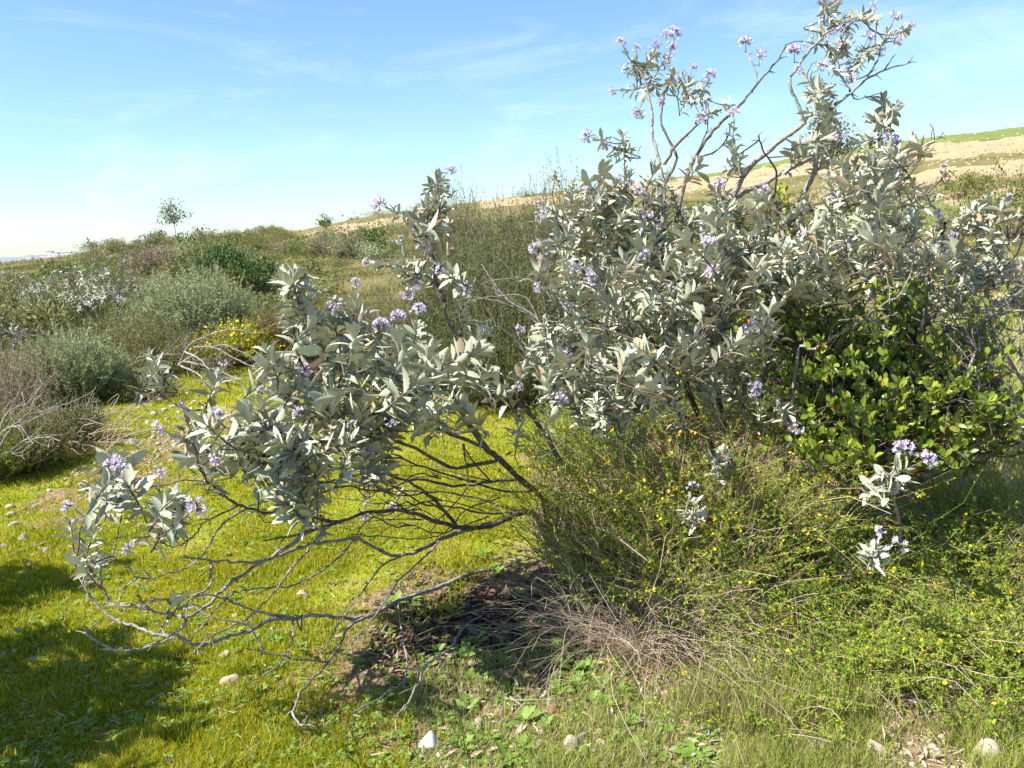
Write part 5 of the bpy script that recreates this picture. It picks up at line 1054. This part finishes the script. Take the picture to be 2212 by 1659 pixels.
dead_clump((130, 980), 110, .7, 'bleached dead twigs sticking out of the dark twiggy mound', 1.1, M_DEAD, .4, .4, 'dead_twig_spray', .0035)
dead_clump((300, 800), 110, .9, 'grey dead wood under the open grey-leaved shrub', 1.2, M_DEAD, .5, .4, 'dead_twig_spray', .005)
needle_shrub(ground(10, 1030), .40, .7, 320, 26, 'low green scrub at the left edge in front of the twiggy mound', M_DW, M_STEM, nl=.018, nw=.004)
dead_clump((15, 960), 150, .8, 'spray of bleached grey dead twigs at the left edge', 1.4, M_DEAD, .3, .5, 'dead_twig_spray', .004)
needle_shrub(ground(165, 870), .85, 1.3, 560, 36, 'soft silvery sage at left, right behind the dark twiggy mound', M_SAGE, M_STEM, nl=.034, nw=.005, dead=.1)
needle_shrub(ground(50, 860), .6, 1.2, 420, 28, 'mixed brown scrub left of the small silvery sage', M_BROWN, M_STEM, nl=.026, nw=.005)
needle_shrub(ground(430, 765), 1.35, 2.1, 1000, 40, 'largest silvery sage mound in the middle of the left slope', M_SAGE, M_STEM, nl=.042, nw=.006, dead=.1)
needle_shrub(ground(290, 800), .9, 1.6, 460, 30, 'brown twiggy scrub below the silvery sage mound', M_OLIVE, M_STEM, nl=.028, nw=.005, dead=.4)
needle_shrub(ground(400, 800), .6, 1.6, 420, 26, 'low green-brown scrub in front of the silvery sage mound', M_OLIVE, M_STEM, nl=.026, nw=.005, dead=.35)
needle_shrub(ground(510, 785), .62, 1.2, 360, 26, 'low scrub covered in golden yellow flowers behind the fallen branches', M_DW, M_STEM, nl=.024, nw=.005, fl=900)
needle_shrub(ground(590, 775), .8, 1.0, 320, 26, 'yellow-green wiry scrub left of the tall leaf cluster', M_GOLD, M_STEM, nl=.026, nw=.005)
needle_shrub(ground(330, 860), .28, .9, 160, 18, 'low olive tuft at the edge of the bright grass', M_OLIVE, M_STEM, nl=.02, nw=.004)
bare_branches('fallen_branches', 'fallen bare branches spread on the grass before the yellow-flowered scrub', 'branches', ground(390, 800),
    [([(385, 790), (410, 745), (450, 725), (500, 712), (550, 720), (570, 712)], 10.2, 10.2), ([(385, 790), (430, 760), (480, 745), (520, 760), (555, 775)], 10.2, 9.9), ([(395, 780), (440, 790), (480, 805), (520, 820)], 10.1, 9.5), ([(400, 760), (430, 775), (460, 810), (475, 818)], 10.1, 9.3), ([(270, 795), (300, 780), (340, 770), (400, 750)], 10.2, 10.2), ([(420, 750), (460, 750), (500, 770), (540, 790), (570, 792)], 10.1, 9.8), ([(390, 790), (430, 810), (445, 840)], 9.8, 9.2)], 10, M_BARKG, .013, 16)
leafy_shrub(ground(470, 640), 2.5, 2.6, 5200, 'bright dark-green leafy bush on the slope right of the lone tree', M_DKGRN, .075, 10)
leafy_shrub(ground(545, 650), 1.9, 1.9, 3600, 'rounder green bush at the right of the dark-green bush', M_DKGRN, .08, 8)
leafy_shrub(ground(500, 655), 1.2, 1.6, 1100, 'olive gold bush in front of the dark-green bush', M_GOLD, .07, 8)
leafy_shrub(ground(400, 625), 1.5, 2.4, 3200, 'golden brown leafy shrub left of the dark-green bush', M_GOLD, .08, 9)
leafy_shrub(ground(310, 600), 1.8, 3.2, 3400, 'dull brown scrub below the lone tree', M_BROWN, .08, 9)
leafy_shrub(ground(600, 650), 1.0, 1.4, 800, 'pale grey brown scrub right of the green bushes', M_BROWN, .06, 7)
q = gxy(72 * math.sin(-.370), 72 * math.cos(-.370))
leafy_shrub(q, 92 * np.linalg.norm(q) / FPX, 60 * np.linalg.norm(q) / FPX, 750, 'lone round-crowned tree on a thin trunk against the pale sky', M_EUC, .20, 6, name='lone_tree', cat='tree', trunk_h=42 * np.linalg.norm(q) / FPX, droop=1.0, clump=.62, stem=M_BARKG)
leafy_shrub(ground(770, 560), 2.2, 3.6, 1700, 'brown and dark-green shrub on the slope below the bare bank', M_BROWN, .09, 10)
leafy_shrub(ground(812, 560), 2.0, 2.2, 1300, 'dark green leafy shrub beside the brown one below the bare bank', M_DKGRN, .10, 8)
leafy_shrub(ground(800, 566), 1.0, 1.8, 900, 'pale grey rounded shrub in front of the dark green one on the slope', M_SAGE, .08, 7)
leafy_shrub(ground(735, 560), 1.6, 1.5, 700, 'pale grey upright shrub left of the brown slope shrub', M_SAGE, .08, 7)
leafy_shrub(ground(2180, 520), 2.0, 3.0, 1800, 'olive scrub at the right edge below the bare bank', M_OLIVE, .09, 10)
leafy_shrub(ground(2080, 510), 1.0, 2.2, 1000, 'grey brown scrub behind the right edge grey shrub', M_BROWN, .08, 9)
leafy_shrub(gxy(74 * math.sin(-.207), 74 * math.cos(-.207)), 1.7, 1.9, 600, 'small round dark shrub on the skyline left of the bare bank', M_DKGRN, .16, 6)

# hillside scrub: copies of a few kinds
PROTO = []
for k, (m, lf, asp) in enumerate([(M_OLIVE, .09, .4), (M_DKGRN, .10, .5), (M_SAGE, .08, .35), (M_BROWN, .08, .35), (M_GOLD, .07, .3), (M_OLIVE, .07, .3)]):
    kinds = ['olive green', 'dark green', 'grey green', 'brown', 'golden', 'dull olive']
    PROTO.append((leafy_shrub((0, -60 - 4 * k, 0), .9, 1.7, 700, kinds[k] + ' low shrub on the scrubby hillside', m, lf, 7, name='hillside_shrub', group='shrubs on the hillside', aspect=asp), kinds[k]))
def copy_tree(o, parent=None):
    c = o.copy(); COL.objects.link(c); c.parent = parent
    for ch in o.children: copy_tree(ch, c)
    return c
cnt = 0; used = set(); tries = 0
while cnt < 290 and tries < 6000:
    tries += 1; az = rng.uniform(-.62, .62); d = math.sqrt(rng.uniform(14 ** 2, 88 ** 2))
    if cnt < 95: az = rng.uniform(-.62, -.2); d = rng.uniform(10.2, 17) if cnt < 35 else rng.uniform(17, 46)
    x, y = d * math.sin(az), d * math.cos(az)
    px, py, _ = project(gxy(x, y))
    if px > 640 and py < 520 - (px - 640) * .085 and px > 600 and not (d > 70 and rng.uniform() < .1): continue
    if 600 < px < 1000 and 560 < py < 640 and rng.uniform() < .75: continue
    if px < 200 and d > 44: continue
    if d < 22 and cnt >= 95 and rng.uniform() < .4: continue
    k = int(rng.choice(6, p=[.3, .12, .12, .17, .09, .2])); p, kind = PROTO[k]
    if k not in used: c = p; used.add(k)
    else: c = copy_tree(p)
    c.location = gxy(x, y) - np.array([0, 0, .05]); s = rng.uniform(.55, 1.25) * (1 + d / 160) * (.5 if cnt < 35 else 1.25 if cnt < 95 else 1); c.scale = (s * rng.uniform(.8, 1.4), s, s * rng.uniform(.6, 1.05)); c.rotation_euler = (0, 0, rng.uniform(0, 6)); cnt += 1
    AUTO.append((c, ('small ' if s < .9 else 'medium ' if s < 1.2 else 'large ') + kind, 'hillside shrub', LAND2, ''))
# low scrub and dry grass covering the hill (stuff)
def hill_cover(name, n, h, w, mat, keep, blades=5):
    az = rng.uniform(-.66, .66, n * 3); d = np.exp(rng.uniform(math.log(9.5), math.log(88), n * 3)); x, y = d * np.sin(az), d * np.cos(az); p = np.stack([x, y, terrain(x, y)], -1); px, py, _ = project(p)
    m = keep(px, py, d, x, y); p, d = p[m][:n], d[m][:n]; n = len(p); p = np.repeat(p, blades, 0) + rng.normal(size=(n * blades, 3)) * np.array([.07, .07, 0]) * np.repeat(1 + d / 20, blades)[:, None]; d = np.repeat(d, blades)
    dr = unit(np.stack([rng.normal(size=len(p)) * .45, rng.normal(size=len(p)) * .45, np.ones(len(p))], -1)); ln = h * rng.uniform(.5, 1.4, len(p)) * (1 + .4 * vnoise(p[:, 0], p[:, 1], 2.0, 5))
    mb = MB(); mb.add(*place(T_NEED, p, dr, rdir(len(p)) * np.array([1, 1, .1]), ln, w * (.6 + d / 22)), 0, np.repeat(np.clip(.5 + .4 * vnoise(p[:, 0], p[:, 1], 3.0, 2) + rng.normal(size=len(p)) * .18, 0, .999), 3)); mb.build(name, [mat], smooth=False, kind='stuff')
bank = lambda px, py: (px > 640) & (py < 512 - (px - 640) * .088)
hill_cover('dry_hill_grass', 16000, .15, .010, M_GRASS3, lambda px, py, d, x, y: ~bank(px, py) & (d > np.where(px < 620, 13.0, 9.5)) & ~((px > 1850) & (py > 560)), 6)
hill_cover('low_hill_scrub', 14000, .27, .014, M_OLIVE, lambda px, py, d, x, y: ~bank(px, py) & (d > np.where(px < 620, 12.5, 10.5)) & ~((px > 600) & (px < 1050) & (py > 560)) & (vnoise(x, y, 4, 7) > -.15) & (px < 1800), 6)

hill_cover('bank_tufts', 3200, .16, .012, M_GRASS3, lambda px, py, d, x, y: bank(px, py) & (d > 30) & (vnoise(x, y, 3, 4) > .1), 4)
az = rng.uniform(-.25, .62, 9000); d = rng.uniform(35, 78, 9000); x, y = d * np.sin(az), d * np.cos(az); p = np.stack([x, y, terrain(x, y)], -1); px, py, _ = project(p); p = p[bank(px, py)][:1500]
mb = MB()
for q in p:
    sz = rng.uniform(.03, .085) * rng.uniform(.6, 1.4); mb.add(ICO2[0] * np.array([sz, sz, sz * .6]) + q, ICO2[1], int(rng.integers(2)), 0)
mb.build('bank_rubble', [STONE_MATS['tan'], STONE_MATS['tan']], kind='stuff')
for a in AUTO: auto_label(*a)
